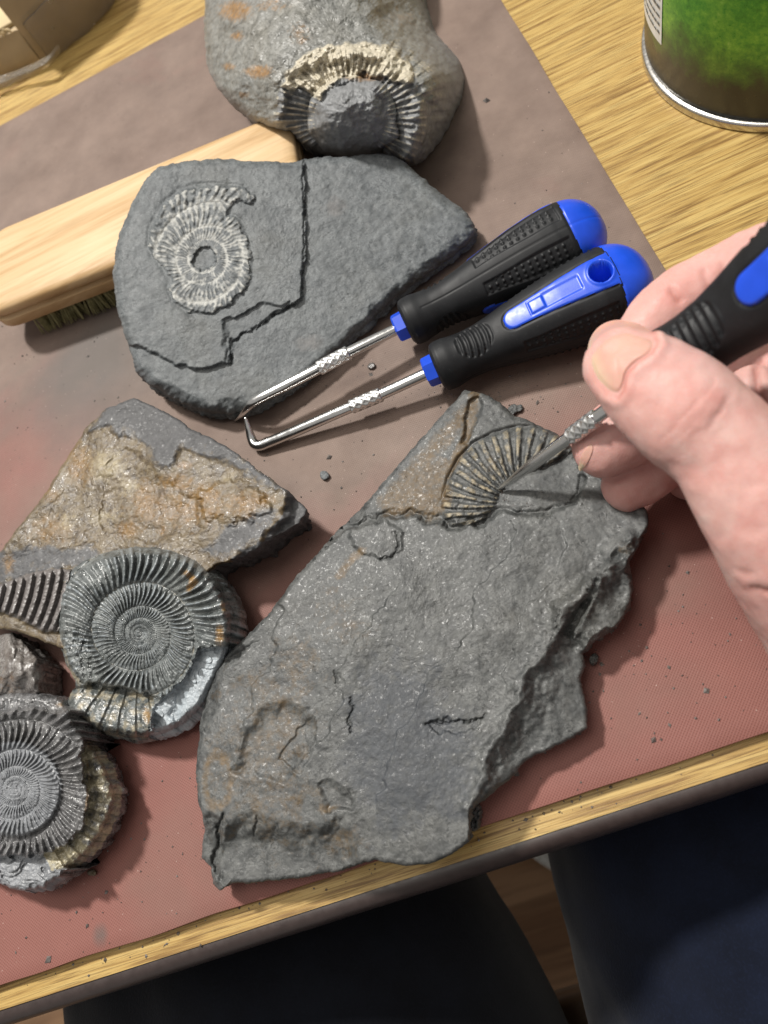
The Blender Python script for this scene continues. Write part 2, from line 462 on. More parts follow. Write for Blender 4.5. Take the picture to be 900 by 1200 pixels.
# table: oak laminate board, brown rounded edging along the front, four legs
TX0, TX1, TY0, TY1 = -0.75, 0.62, 0.0066, 0.86
table = empty('table', (-0.06, 0.43, FLOOR_Z), 'oak laminate table with dark brown rounded edging, under the red mat', 'table')
box_mesh('table_top', (TX0, TY0, WOOD_Z - 0.024), (TX1, TY1, WOOD_Z), M_oak, table)
def edging():
    prof = [(0.0004, -0.0006), (-0.0014, -0.0004), (-0.0030, -0.0011), (-0.0042, -0.0026), (-0.0048, -0.0048), (-0.0049, -0.0200),
            (-0.0042, -0.0228), (-0.0028, -0.0245), (0.0004, -0.0250)]
    xs = np.linspace(TX0, TX1, 160)
    V = []
    for dy, dz in prof:
        V.append(np.stack([xs, TY0 - 0.0002 + dy + 0.00012 * noise(xs * 60, dy * 900) + 0 * xs, WOOD_Z + dz + 0.00010 * noise(xs * 45, dz * 700)], 1))
    V = np.concatenate(V)
    return fast_mesh('edge_strip', V, grid_quads(len(prof), 160, False), M_edge, table, True)
edging()
for lx in (TX0 + 0.05, TX1 - 0.05):
    for ly in (TY0 + 0.06, TY1 - 0.05):
        box_mesh('leg', (lx - 0.025, ly - 0.025, FLOOR_Z), (lx + 0.025, ly + 0.025, WOOD_Z - 0.0242), M_leg, table, 0.004)

# red rubber mat
def mat_material():
    m, nt, b = new_mat('red_woven_mat'); t = NT(nt); co = t.coord()
    r_, g_, b_, a_ = t.mask()
    base = t.ramp(t.noise(co, 24, 5, 0.6), [(0.3, (0.215, 0.086, 0.070)), (0.7, (0.265, 0.108, 0.088))])
    dusty = t.ramp(t.noise(co, 38, 6, 0.65), [(0.3, (0.140, 0.104, 0.084)), (0.75, (0.235, 0.178, 0.145))])
    nz = t.noise(co, 16, 6, 0.62, 0.5)
    fac = t.rng(t.math('ADD', r_, t.math('MULTIPLY', t.math('SUBTRACT', nz, 0.5), 1.1)), 0.15, 0.85, 0.0, 0.92)
    col = t.mix(fac, base, dusty)
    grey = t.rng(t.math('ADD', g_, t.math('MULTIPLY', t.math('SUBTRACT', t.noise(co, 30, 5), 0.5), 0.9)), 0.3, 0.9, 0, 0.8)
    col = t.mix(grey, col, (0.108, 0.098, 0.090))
    # fine weave: little pits every 1.05 mm
    s = t.n('ShaderNodeSeparateXYZ'); t.l.new(t.coord((1, 1, 1), (0, 0, math.radians(0.0))), s.inputs[0])
    pit = 2 * math.pi / 0.00110
    sx = t.math('SINE', t.math('MULTIPLY', s.outputs[0], pit)); sy = t.math('SINE', t.math('MULTIPLY', s.outputs[1], pit))
    w = t.math('MULTIPLY', sx, sy)
    wv = t.rng(w, -0.2, 0.7, 0, 1)
    clean = t.math('SUBTRACT', 1.0, t.math('MULTIPLY', fac, 0.85))
    col = t.mix(t.math('MULTIPLY', t.math('MULTIPLY', wv, 0.38), clean), col, (0.085, 0.025, 0.02))
    # pale specks of stone dust and dark grit
    sp = t.vor(co, 260); col = t.mix(t.rng(sp, 0.035, 0.06, 0.55, 0.0), col, (0.55, 0.43, 0.38))
    sp2 = t.vor(t.coord((1, 1, 1), (0, 0, 0.7)), 190); col = t.mix(t.rng(sp2, 0.04, 0.07, 0.75, 0.0), col, (0.035, 0.025, 0.02))
    t.set(b.inputs['Base Color'], col)
    t.set(b.inputs['Roughness'], t.rng(nz, 0.3, 0.7, 0.5, 0.68)); b.inputs['Specular IOR Level'].default_value = 0.35
    nb = t.bump(wv, 0.35, 0.00018); nb = t.bump(t.noise(co, 700, 4), 0.15, 0.0003, nb)
    t.set(b.inputs['Normal'], nb)
    return m
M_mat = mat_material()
def build_mat():
    x0, x1, y0, y1 = -0.52, 0.0842, 0.0139, 0.4597
    nx, ny = 260, 200
    X, Y = np.meshgrid(np.linspace(x0, x1, nx), np.linspace(y0, y1, ny))
    Z = 0.00012 * noise(X * 25, Y * 25) - 0.00015
    Z = Z - np.where((X == x0) | (X == x1) | (Y == y0) | (Y == y1), 0.0004, 0)
    # the cut edges are not dead straight
    Xe = X + 0.0004 * noise(Y * 30, X * 0) * (X > x1 - 0.01); Ye = Y + 0.0005 * noise(X * 40, Y * 0) * (Y < y0 + 0.01)
    V = np.stack([Xe, Ye, Z], -1).reshape(-1, 3)
    q = grid_quads(ny, nx, False)
    # rim going down to the wood
    idx = np.r_[np.arange(nx), np.arange(1, ny) * nx + nx - 1, (ny - 1) * nx + np.arange(nx - 2, -1, -1), np.arange(ny - 2, 0, -1) * nx]
    low = V[idx].copy(); low[:, 2] = WOOD_Z
    n0 = len(V); V = np.vstack([V, low]); k = len(idx); j = np.arange(k)
    q = np.vstack([q, np.stack([idx[j], n0 + j, n0 + (j + 1) % k, idx[(j + 1) % k]], -1)])
    # where stone dust has settled: thick between and behind the stones, thin along the front
    xx, yy = V[:, 0], V[:, 1]
    dust = sstep(0.045, 0.185, yy) * 0.95 + 0.18 * np.exp(-((xx + 0.03) / 0.05) ** 2 - ((yy - 0.19) / 0.06) ** 2)
    dust = dust * (1 - 0.55 * np.exp(-((xx + 0.215) / 0.06) ** 2 - ((yy - 0.22) / 0.05) ** 2))
    dust = np.maximum(dust, 0.65 * np.exp(-((xx + 0.055) / 0.05) ** 2 - ((yy - 0.165) / 0.05) ** 2))
    gp = P(105, 430, 0.0); grey = 1.0 * np.exp(-((xx - gp[0]) / 0.050) ** 2 - ((yy - gp[1]) / 0.038) ** 2)  # separate darker grey patch left of the slate slab
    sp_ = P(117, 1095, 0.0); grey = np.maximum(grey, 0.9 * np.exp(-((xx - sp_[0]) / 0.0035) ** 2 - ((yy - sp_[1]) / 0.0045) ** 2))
    for px_, py_, rx_, k_ in ((640, 640, 0.02, .5), (600, 470, 0.02, .55), (790, 680, 0.02, .35), (200, 1000, 0.03, .3), (760, 820, 0.03, .3)):
        sp_ = P(px_, py_, 0.0); dust = np.maximum(dust, k_ * np.exp(-((xx - sp_[0]) / rx_) ** 2 - ((yy - sp_[1]) / rx_) ** 2))
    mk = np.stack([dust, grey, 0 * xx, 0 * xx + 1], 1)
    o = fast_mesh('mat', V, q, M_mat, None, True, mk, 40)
    return tag(o, 'reddish brown woven rubber mat covered with stone dust, lying on the oak table', 'mat')
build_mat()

# ================================================================== STONES
# ---- the large slab with the half-exposed ammonite that is being worked on
BIG = [(545, 458), (562, 460), (585, 471), (602, 486), (625, 495), (648, 506), (668, 522), (692, 545), (728, 572), (757, 597), (760, 612),
       (748, 640), (737, 656), (742, 690), (738, 712), (722, 734), (690, 757), (683, 766), (686, 780), (681, 792), (688, 832), (688, 853), (664, 868), (642, 880),
       (617, 889), (600, 910), (572, 934), (552, 948), (549, 985), (532, 1000), (505, 1012), (478, 1015), (440, 1008), (400, 1020),
       (350, 1029), (300, 1034), (268, 1036), (258, 1044), (250, 1036), (248, 1018), (237, 1006), (240, 970), (233, 940), (230, 905),
       (234, 860), (238, 830), (246, 793), (272, 762), (311, 724), (352, 670), (400, 617), (430, 588), (480, 530), (520, 484)]
C_FOS = P(612, 592, 0.0195)
def fossil_ribs(u, v):
    X = P(u, v, np.full(np.shape(u), 0.0195))
    x, y = X[..., 0] - C_FOS[0], X[..., 1] - C_FOS[1]
    r = np.hypot(x, y); th = np.arctan2(-y, x)
    return r, th
FOS_POLY = [(519, 612), (521, 585), (528, 560), (540, 537), (556, 521), (580, 509), (606, 502), (632, 502), (655, 512), (670, 527), (640, 545), (612, 553),
            (594, 565), (583, 582), (572, 604), (552, 616)]
def big_top(u, v):
    X = P(u, v, np.full(np.shape(u), 0.021)); x, y = X[..., 0], X[..., 1]
    z = 0.0170 + 0.0012 * fbm(x * 18, y * 18, 0.5, 3)
    uu, vv = wob(u, v, 9, 30, 2.0)
    # right-hand flank drops away below the long fold
    fold = [(735, 628), (706, 662), (688, 688), (664, 712), (640, 752), (618, 790), (594, 842), (572, 884), (553, 945), (560, 1100), (900, 1000), (900, 600)]
    d = -sdist(uu, vv, fold)
    z -= 0.0056 * sstep(-3, 42, d) + 0.0018 * sstep(30, 80, d)
    plate = [(742, 640), (716, 655), (700, 672), (690, 700), (676, 735), (684, 760), (725, 738), (745, 700)]
    z += 0.0042 * patch(u, v, plate, 7, 6, 20, 3.0)
    z += 0.0022 * patch(u, v, [(648, 708), (652, 734), (658, 744), (676, 722), (694, 692), (698, 668), (676, 690)], 4, 3, 12, 1.0)
    z -= 0.0032 * patch(u, v, [(657, 742), (668, 746), (690, 712), (700, 680), (692, 690)], 4, 2, 12, 4.0)
    # thin layer taken off around the fossil, its ragged edge running across the slab
    low = [(560, 430), (380, 640), (408, 626), (436, 612), (455, 606), (480, 604), (500, 611), (540, 619), (565, 615), (590, 601), (640, 606), (672, 590), (684, 562), (680, 535), (720, 500)]
    lw = patch(u, v, low, 2.5, 6, 18, 5.0)
    z -= 0.0030 * lw + 0.0012 * np.exp(-((sdist(*wob(u, v, 6, 18, 5.0), low) + 4) / 4) ** 2) * sstep(700, 640, u) * sstep(585, 600, v)
    z += 0.0007 * patch(u, v, [(415, 608), (440, 600), (468, 622), (470, 645), (455, 655), (425, 650), (408, 630)], 2.5, 4, 14, 8.0)
    # lower end: broken faces stepping down to the corner
    z -= 0.0055 * sstep(0, 34, -sdist(uu, vv, [(225, 950), (262, 958), (300, 952), (350, 962), (405, 958), (418, 975), (426, 1010), (430, 1100), (150, 1100)]))
    z -= 0.0022 * sstep(0, 8, -sdist(uu, vv, [(200, 940), (256, 955), (262, 985), (254, 1100), (200, 1100)]))
    z -= 0.0042 * sstep(0, 22, -sdist(uu, vv, [(200, 850), (246, 862), (262, 800), (285, 770), (310, 745), (250, 760), (200, 800)]))
    z -= 0.0016 * sstep(-4, 14, -sdist(uu, vv, [(272, 905), (330, 915), (352, 892), (368, 866), (360, 828), (330, 818), (300, 838), (285, 860)]))
    z -= 0.0006 * sstep(-1, 3, -sdist(uu, vv, [(352, 905), (370, 870), (366, 842), (350, 850), (330, 890)]))
    z -= 0.0012 * sstep(-2, 8, -sdist(uu, vv, [(375, 925), (395, 915), (420, 930), (412, 955), (380, 950)]))
    # shallow flakes
    z -= 0.0009 * patch(u, v, [(498, 846), (520, 842), (545, 846), (568, 838), (560, 852), (535, 860), (505, 856)], 2, 4, 10, 6.0)
    # a few long split edges following the bedding, each a low step on one side only
    for ln, hh, wd in (([(470, 690), (430, 735), (402, 780), (396, 830), (372, 866), (348, 905)], 0.0007, 26), ([(600, 640), (560, 690), (548, 740), (500, 800), (470, 860), (440, 930)], 0.0006, 34),
                       ([(660, 640), (640, 690), (612, 730), (590, 790)], 0.0006, 24), ([(330, 720), (318, 770), (300, 800), (285, 850)], 0.0006, 20)):
        cu, cv = wob(u, v, 10, 34, hh * 9000); L_ = np.asarray(ln, float)
        dd = ldist(cu, cv, ln); sg = np.sign((cu - np.interp(cv, L_[:, 1], L_[:, 0])))
        z += hh * np.exp(-(dd / wd) ** 2) * (sstep(-1.2, 1.2, dd * sg))
    # layered relief
    z += 0.0016 * np.exp(-(ldist(uu, vv, fold[:9]) / 9) ** 2)
    lay = fbm(x * 60, y * 60, 3.0, 4, 0.55)
    z += 0.00030 * lay + 0.0008 * fbm(x * 26 + y * 14, y * 26 - x * 14, 8.0, 3)
    z += 0.00004 * ridged(x * 260, y * 260, 0.5, 3) + 0.00007 * fbm(x * 600, y * 600, 2.0, 3, 0.6)
    # cracks
    for ln, wd, dp in (([(411, 818), (413, 832), (409, 846), (411, 858)], 1.5, 0.0016), ([(392, 786), (394, 800)], 1.2, 0.0011),
                       ([(262, 955), (256, 968), (258, 985), (250, 1006), (252, 1022)], 2.6, 0.0036), ([(301, 956), (297, 978)], 1.4, 0.0018),
                       ([(500, 848), (512, 846), (522, 849), (535, 843), (545, 848), (566, 841)], 1.1, 0.0012),
                       ([(462, 624), (468, 640), (460, 652), (446, 655)], 1.3, 0.0012), ([(672, 534), (681, 552), (678, 578), (664, 592), (648, 600)], 1.5, 0.0016),
                       ([(657, 716), (651, 730), (658, 745)], 1.4, 0.0014)):
        cu, cv = wob(u, v, 2.5, 7, 1.0)
        z -= 0.62 * dp * np.exp(-(ldist(cu, cv, ln) / (wd * 0.8)) ** 2)
    # rusty vein cleft
    z -= 0.0016 * patch(u, v, [(549, 470), (560, 462), (566, 474), (556, 500), (548, 520), (541, 520), (545, 495)], 2, 2, 9, 2.0)
    # fossil ribs
    r, th = fossil_ribs(u, v)
    pk = patch(u, v, FOS_POLY, 3, 3, 12, 1.0)
    a = 39 * th + 1.2 * np.sin(r * 160) + 0.9 * noise(th * 9, r * 120)
    rb = sstep(-0.35, 0.25, np.cos(a)) - 0.35
    brk = 0.5 + 0.5 * sstep(-0.25, 0.1, noise(th * 11 + 4, r * 420))
    dome = np.clip(1 - ((r - 0.0185) / 0.011) ** 2, 0, 1)
    z += pk * (0.0014 * dome + 0.00140 * rb * brk)
    z -= 0.0012 * np.exp(-((sdist(u, v, FOS_POLY) - 2) / 2.5) ** 2) * sstep(590, 560, v)
    # tool-worked hollow just under the tip
    z -= 0.0008 * blob(u, v, 600, 585, 16, 9, 10)
    return z
R = rock(BIG, (478, 775), big_top, 1200, 250, 12, 0.0035, 0.0, 0.0013, 700, 5, 0.0018, 0, 1.5, 14, 1.7)
u, v = R.u, R.w
st = 0.75 * patch(u, v, [(470, 555), (510, 535), (540, 545), (530, 580), (520, 612), (470, 606), (440, 612), (455, 580)], 14, 14, 30)
st = np.maximum(st, 0.95 * np.exp(-(ldist(u, v, [(556, 462), (552, 490), (543, 520), (528, 548), (512, 570), (500, 598)]) / 7) ** 2))
st = np.maximum(st, 0.75 * np.exp(-(ldist(u, v, [(546, 485), (505, 530), (470, 570), (450, 590)]) / 12) ** 2))
st = np.maximum(st, 0.8 * np.exp(-(ldist(u, v, [(424, 645), (408, 660), (398, 675)]) / 6) ** 2))
st = np.maximum(st, 0.7 * np.exp(-(np.abs(np.hypot((u - 255) / 15, (v - 915) / 30) - 1) / 0.35) ** 2))
for cx, cy, rx, ry, k in ((335, 850, 34, 40, .5), (365, 770, 14, 22, .42), (300, 840, 22, 30, .4), (345, 935, 16, 12, .62), (382, 948, 16, 7, .75), (400, 985, 36, 24, .5), (262, 893, 8, 7, .8),
                          (350, 880, 20, 14, .5), (255, 815, 8, 12, .45), (732, 645, 14, 9, .42), (330, 990, 60, 28, .33), (555, 560, 20, 26, .35), (575, 540, 10, 24, .4)):
    st = np.maximum(st, k * blob(u, v, cx, cy, rx, ry))
R.mask[:, 0] = st * (R.wall < 0.3)
r_f, th_f = fossil_ribs(u, v)
insf = sdist(u, v, FOS_POLY) < 1.0
a_f = 39 * th_f + 1.2 * np.sin(r_f * 160) + 0.9 * noise(th_f * 9, r_f * 120)
R.mask[:, 1] = np.where(insf, 0.62 * sstep(-0.3, 0.5, np.cos(a_f)) * (0.7 + 0.5 * noise(u / 9, v / 9)), 0.0)
st = np.maximum(st, 0.40 * patch(u, v, [(260, 790), (330, 740), (400, 680), (440, 700), (380, 800), (370, 900), (420, 990), (260, 1010), (240, 900)], 50, 30, 50) + 0.10 * fbm(u / 30, v / 30, 4.0, 3)); R.mask[:, 0] = np.clip(st, 0, 1) * (R.wall < 0.3)
R.mask[:, 2] = 0.72 * patch(u, v, [(418, 760), (500, 770), (560, 850), (540, 960), (440, 990), (400, 900), (405, 830)], 40, 20, 40) * (R.wall < .3)
M_big = rock_mat('shale_slab', (0.040, 0.042, 0.0415), (0.064, 0.067, 0.066), (0.100, 0.102, 0.098), (0.120, 0.074, 0.028), (0.33, 0.28, 0.19), (0.055, 0.060, 0.067),
                 0.54, 1.0, 0.36, 0.45, 0.45, 0.25)
slab = empty('fossil_slab', P(478, 775, 0.0), 'large grey shale slab with rusty streaks and a half exposed ribbed ammonite under the pick tip', 'rock')
fs = face_sel(R, insf & (R.wall == 0))
emit_rock(R, 'stone', M_big, slab, ~fs)
tag(emit_rock(R, 'ammonite', M_big, slab, fs), 'half exposed ammonite with brown radiating ribs')

# ---- rounded slab with the white ammonite, propped on the brush
S2A, S2B, S2C = P(300, 478, 0.0135), P(548, 285, 0.0135), P(195, 225, 0.0415)
S2N = np.cross(S2B - S2A, S2C - S2A); S2N /= np.linalg.norm(S2N)
if S2N[2] < 0: S2N = -S2N
SL2 = [(190, 193), (240, 186), (300, 188), (345, 191), (357, 186), (420, 182), (455, 180), (476, 190), (500, 214), (530, 235), (553, 256), (557, 274),
       (546, 289), (505, 318), (470, 343), (440, 370), (402, 403), (370, 430), (338, 455), (302, 476), (280, 486), (245, 483), (215, 474), (180, 453),
       (160, 438), (151, 405), (140, 375), (133, 340), (132, 312), (140, 270), (158, 230), (174, 206)]
UPPER = [(357, 150), (356, 250), (358, 300), (354, 342), (345, 357), (320, 369), (297, 386), (274, 398), (270, 424), (250, 427), (230, 433), (200, 425), (175, 411), (160, 404), (100, 400), (100, 150)]
def plane_z(u, v): return PPLANE(u, v, S2A, S2N)[..., 2]
CF2 = PPLANE(np.array(240.0), np.array(303.0), S2A, S2N)
def f2_local(u, v):
    X = PPLANE(u, v, S2A, S2N); return X[..., 0] - CF2[0], (X[..., 1] - CF2[1])
F2_POLY = [(176, 290), (178, 268), (192, 242), (212, 224), (236, 219), (262, 218), (284, 222), (298, 231), (296, 237), (272, 234), (267, 252), (280, 259), (290, 282), (294, 305),
           (293, 328), (284, 342), (270, 356), (246, 367), (224, 365), (206, 354), (199, 338), (202, 326), (190, 308), (181, 300)]
HOLE = [(228, 298), (234, 290), (246, 289), (253, 297), (252, 309), (243, 315), (236, 318), (224, 308)]
def s2_top(u, v):
    X = PPLANE(u, v, S2A, S2N); x, y = X[..., 0], X[..., 1]
    z = X[..., 2] - 0.0028
    z += 0.0018 * patch(u, v, UPPER, 1.6, 3.5, 16, 2.0)
    uu, vv = wob(u, v, 7, 24, 1.0)
    z -= 0.0011 * sstep(-1, 3, -sdist(uu, vv, [(268, 372), (296, 360), (340, 352), (345, 362), (300, 388), (274, 400), (268, 426), (262, 400)]))
    z -= 0.0050 * sstep(-2, 26, -sdist(uu, vv, [(600, 270), (548, 268), (515, 292), (478, 318), (448, 348), (405, 390), (400, 470), (600, 400)]))
    z -= 0.0035 * sstep(-2, 20, -sdist(uu, vv, [(100, 420), (155, 415), (180, 438), (215, 460), (250, 472), (300, 466), (300, 560), (100, 560)]))
    z -= 0.0018 * sstep(-2, 24, -sdist(uu, vv, [(452, 165), (462, 192), (490, 222), (525, 246), (560, 262), (600, 150)]))
    lay = fbm(x * 50, y * 50, 6.0, 4, 0.55)
    z += 0.00024 * lay + 0.00008 * (np.round(lay * 3.3) / 3.3) + 0.00010 * fbm(x * 420, y * 420, 2.0, 3, 0.6)
    z += 0.00007 * ridged(x * 130, y * 130, 4.0, 2) * sstep(350, 380, u)
    cu, cv = wob(u, v, 2.0, 9, 1.0)
    for ln, wd, dp in (([(357, 186), (355, 215), (357, 250), (356, 300), (353, 345)], 1.1, 0.0008), ([(272, 398), (270, 424)], 1.6, 0.0012), ([(345, 357), (320, 369), (297, 386)], 1.5, 0.0010)):
        z -= dp * np.exp(-(ldist(cu, cv, ln) / wd) ** 2)
    xl, yl = f2_local(u, v)
    h, f, n, rb = coil(xl, yl, 0.0162, 1.72, 54, 0.42, 1, math.radians(23), 0.14, 0.10, False, 0.0)
    pk = patch(u, v, F2_POLY, 2.0, 4, 9, 1.0)
    er = 0.6 + 0.5 * noise(u / 7, v / 7)
    z += pk * (np.clip(h, -0.0002, 0.0016) * er + 0.0002) - 0.0003 * np.exp(-((sdist(u, v, F2_POLY) - 3) / 3) ** 2) - 0.0009 * patch(u, v, HOLE, 1.2, 2, 6, 3.0)
    return z
R = rock(SL2, (330, 320), s2_top, 1000, 180, 16, 0.002, 0.0003, 0.0009, 800, 9, 0.0030, 1, 1.6, 12, 4.2, thick=0.0165, bulge=0.0012)
u, v = R.u, R.w
xl, yl = f2_local(u, v)
h, f, n, rb = coil(xl, yl, 0.0162, 1.72, 54, 0.42, 1, math.radians(23), 0.14, 0.10, False, 0.0)
ins2 = (sdist(*wob(u, v, 4, 9, 1.0), F2_POLY) < 0) & (sdist(u, v, HOLE) > 0)
seam = np.exp(-(np.minimum(f, 1 - f) / 0.10) ** 2)
R.mask[:, 1] = np.where(ins2, np.clip(0.30 + 0.32 * rb + 0.36 * seam - 0.30 * sstep(-0.2, 0.4, noise(u / 10, v / 10)) + 0.3 * noise(u / 4, v / 4), 0, 1), 0)
R.mask[:, 0] = 0.0
R.mask[:, 2] = 0.8 * blob(u, v, 392, 243, 16, 14) + 0.75 * blob(u, v, 363, 402, 22, 12)
M_s2 = rock_mat('blue_grey_slate', (0.076, 0.084, 0.088), (0.100, 0.109, 0.113), (0.138, 0.148, 0.152), pale=(0.42, 0.42, 0.395), third=(0.135, 0.135, 0.135), rough=0.58, fleck=0.3, spec=0.4, bump=0.38)
s2 = empty('fossil_slab', P(330, 320, 0.0), 'rounded blue-grey slate slab with a flat white ammonite, leaning on the wooden brush', 'rock')
fs = face_sel(R, ins2 & (R.wall == 0))
emit_rock(R, 'stone', M_s2, s2, ~fs)
tag(emit_rock(R, 'ammonite', M_s2, s2, fs), 'flat white ribbed ammonite with a hole in its middle')

# ---- nodule with crusted ammonite at the back
NOD = [(250, -120), (243, -40), (239, 20), (240, 60), (246, 90), (264, 116), (290, 138), (322, 152), (342, 156), (353, 168), (376, 182), (410, 186), (450, 189), (488, 194),
       (505, 180), (522, 156), (539, 124), (546, 96), (540, 72), (524, 52), (508, 36), (500, 0), (492, -60), (470, -130), (360, -160)]
CRUST = [(330, 100), (336, 84), (352, 66), (380, 54), (410, 49), (445, 51), (470, 62), (484, 84), (478, 98), (462, 96), (450, 90), (430, 87), (404, 91), (386, 102), (376, 118), (360, 108), (344, 104)]
def nod_top(u, v):
    e = np.clip(-sdist(u, v, NOD), 0, None)
    dome = 1 - (1 - np.clip(e / 115, 0, 1)) ** 2.4
    left = sstep(430, 330, u)
    z = 0.014 + 0.016 * left + (0.033 - 0.010 * left) * dome
    uu, vv = wob(u, v, 5, 22, 3.0)
    # right-hand shoulder falls away from a long edge
    z -= 0.010 * sstep(-4, 46, -sdist(uu, vv, [(398, -60), (428, 30), (446, 48), (482, 62), (500, 88), (494, 140), (478, 200), (700, 200), (700, -60)]))
    # socket the ammonite sits in
    z -= 0.0065 * sstep(-5, 16, -sdist(uu, vv, [(326, 110), (335, 88), (358, 70), (400, 60), (440, 68), (470, 84), (490, 110), (488, 150), (470, 200), (340, 220), (322, 160)]))
    # round core
    qu, qv = wob(u, v, 7, 40, 6.0)
    q = np.hypot((qu - 412) / 52, (qv - 138) / 48)
    z += 0.0120 * np.sqrt(np.clip(1 - q ** 2, 0, 1)) * (1 + 0.05 * fbm(u / 16, v / 16, 5.0, 3))
    # whorl wrapped round it: ribs
    rr = np.hypot(u - 410, (v - 140) * 1.08); th = np.arctan2(v - 140, u - 410)
    band = np.clip(1 - ((rr - 68) / 24) ** 2, 0, 1) * (th < 0.75) * 1.0 + np.clip(1 - ((rr - 68) / 24) ** 2, 0, 1) * (th > 2.5)
    rb = sstep(-0.4, 0.4, np.cos(58 * th + 0.02 * rr + 1.2 * noise(th * 6, rr / 30))) - 0.4
    z += band * (0.0036 + 0.0011 * rb * (0.8 + 0.5 * noise(u / 14, v / 14)))
    rr2 = np.hypot(u - 418, v - 150)
    b2 = np.clip(1 - ((rr2 - 103) / 17) ** 2, 0, 1) * sstep(-1.35, -1.0, th) * sstep(0.15, -0.1, th)
    z += b2 * (0.0016 + 0.0007 * (sstep(-0.4, 0.4, np.cos(52 * th)) - 0.4))
    crust = patch(u, v, CRUST, 4, 5, 14, 2.0)
    z += crust * (0.0022 + 0.0008 * fbm(u / 9, v / 9, 1.0, 3)) - 0.0009 * sstep(-3, 2, -sdist(uu, vv, [(395, 96), (440, 92), (455, 96), (430, 102)]))
    z += 0.0014 * fbm(u / 46, v / 46, 2.0, 4) + 0.00030 * fbm(u / 7, v / 7, 3.0, 3, 0.6)
    return z
R = rock(NOD, (395, 40), nod_top, 760, 170, 16, 0.016, 0.0, 0.0012, 240, 9, 0.006, 2, 1.6, 16, 2.0, bulge=0.003)
u, v = R.u, R.w
st = np.zeros(len(u))
for cx, cy, rx, ry, k in ((276, 12, 20, 13, .95), (303, 84, 18, 8, .95), (278, 42, 9, 7, .7), (268, 78, 9, 6, .7), (285, 112, 10, 6, .55), (318, 6, 26, 10, .5), (352, 40, 18, 20, .45), (430, 90, 34, 6, .75), (447, 62, 8, 14, .5), (520, 30, 20, 20, .4), (470, 20, 30, 20, .35)):
    st = np.maximum(st, k * blob(u, v, cx, cy, rx, ry))
R.mask[:, 0] = st
rr = np.hypot(u - 410, (v - 140) * 1.08); th = np.arctan2(v - 140, u - 410)
crust = patch(u, v, CRUST, 5, 5, 14, 2.0)
tan = 0.62 * np.exp(-((rr - 106) / 15) ** 2) * sstep(-1.3, -0.95, th) * sstep(0.0, -0.35, th) * (0.7 + 0.7 * noise(u / 12, v / 12))
lines = 0.62 * (0.75 + 0.6 * noise(u / 12, v / 12)) * (np.abs(rr - 66) < 24) * sstep(0.0, 0.7, np.cos(58 * th + 0.02 * rr)) * ((th > -0.8) & (th < 0.7) | (th > 2.6) | (th < -2.7))
R.mask[:, 1] = np.maximum(np.maximum(crust, tan * 0.8), lines)
core = np.hypot((u - 412) / 47, (v - 138) / 44) < 1
amm = (sdist(u, v, [(322, 158), (326, 110), (335, 88), (358, 68), (400, 54), (442, 54), (474, 66), (494, 105), (490, 158), (470, 196), (372, 196), (345, 158)]) < 0)
R.mask[:, 2] = np.maximum(np.where(amm, 0.9 * (1 - crust), 0.0), 0.5 * sstep(430, 530, u) * sstep(0, 60, v))
M_nod = rock_mat('grey_nodule', (0.128, 0.128, 0.118), (0.19, 0.19, 0.176), (0.26, 0.26, 0.244), stain=(0.30, 0.155, 0.045), pale=(0.54, 0.49, 0.385), third=(0.19, 0.195, 0.20), rough=0.40, fleck=0.25, bump=0.42)
nod = empty('fossil_nodule', P(410, 120, 0.0), 'thick grey stone nodule with rust spots, a cream crusted ammonite bulging from its front', 'rock')
fs = face_sel(R, amm & (R.wall == 0))
emit_rock(R, 'stone', M_nod, nod, ~fs)
tag(emit_rock(R, 'ammonite', M_nod, nod, fs), 'ammonite with smooth dark core, ribbed whorl and cream crust')

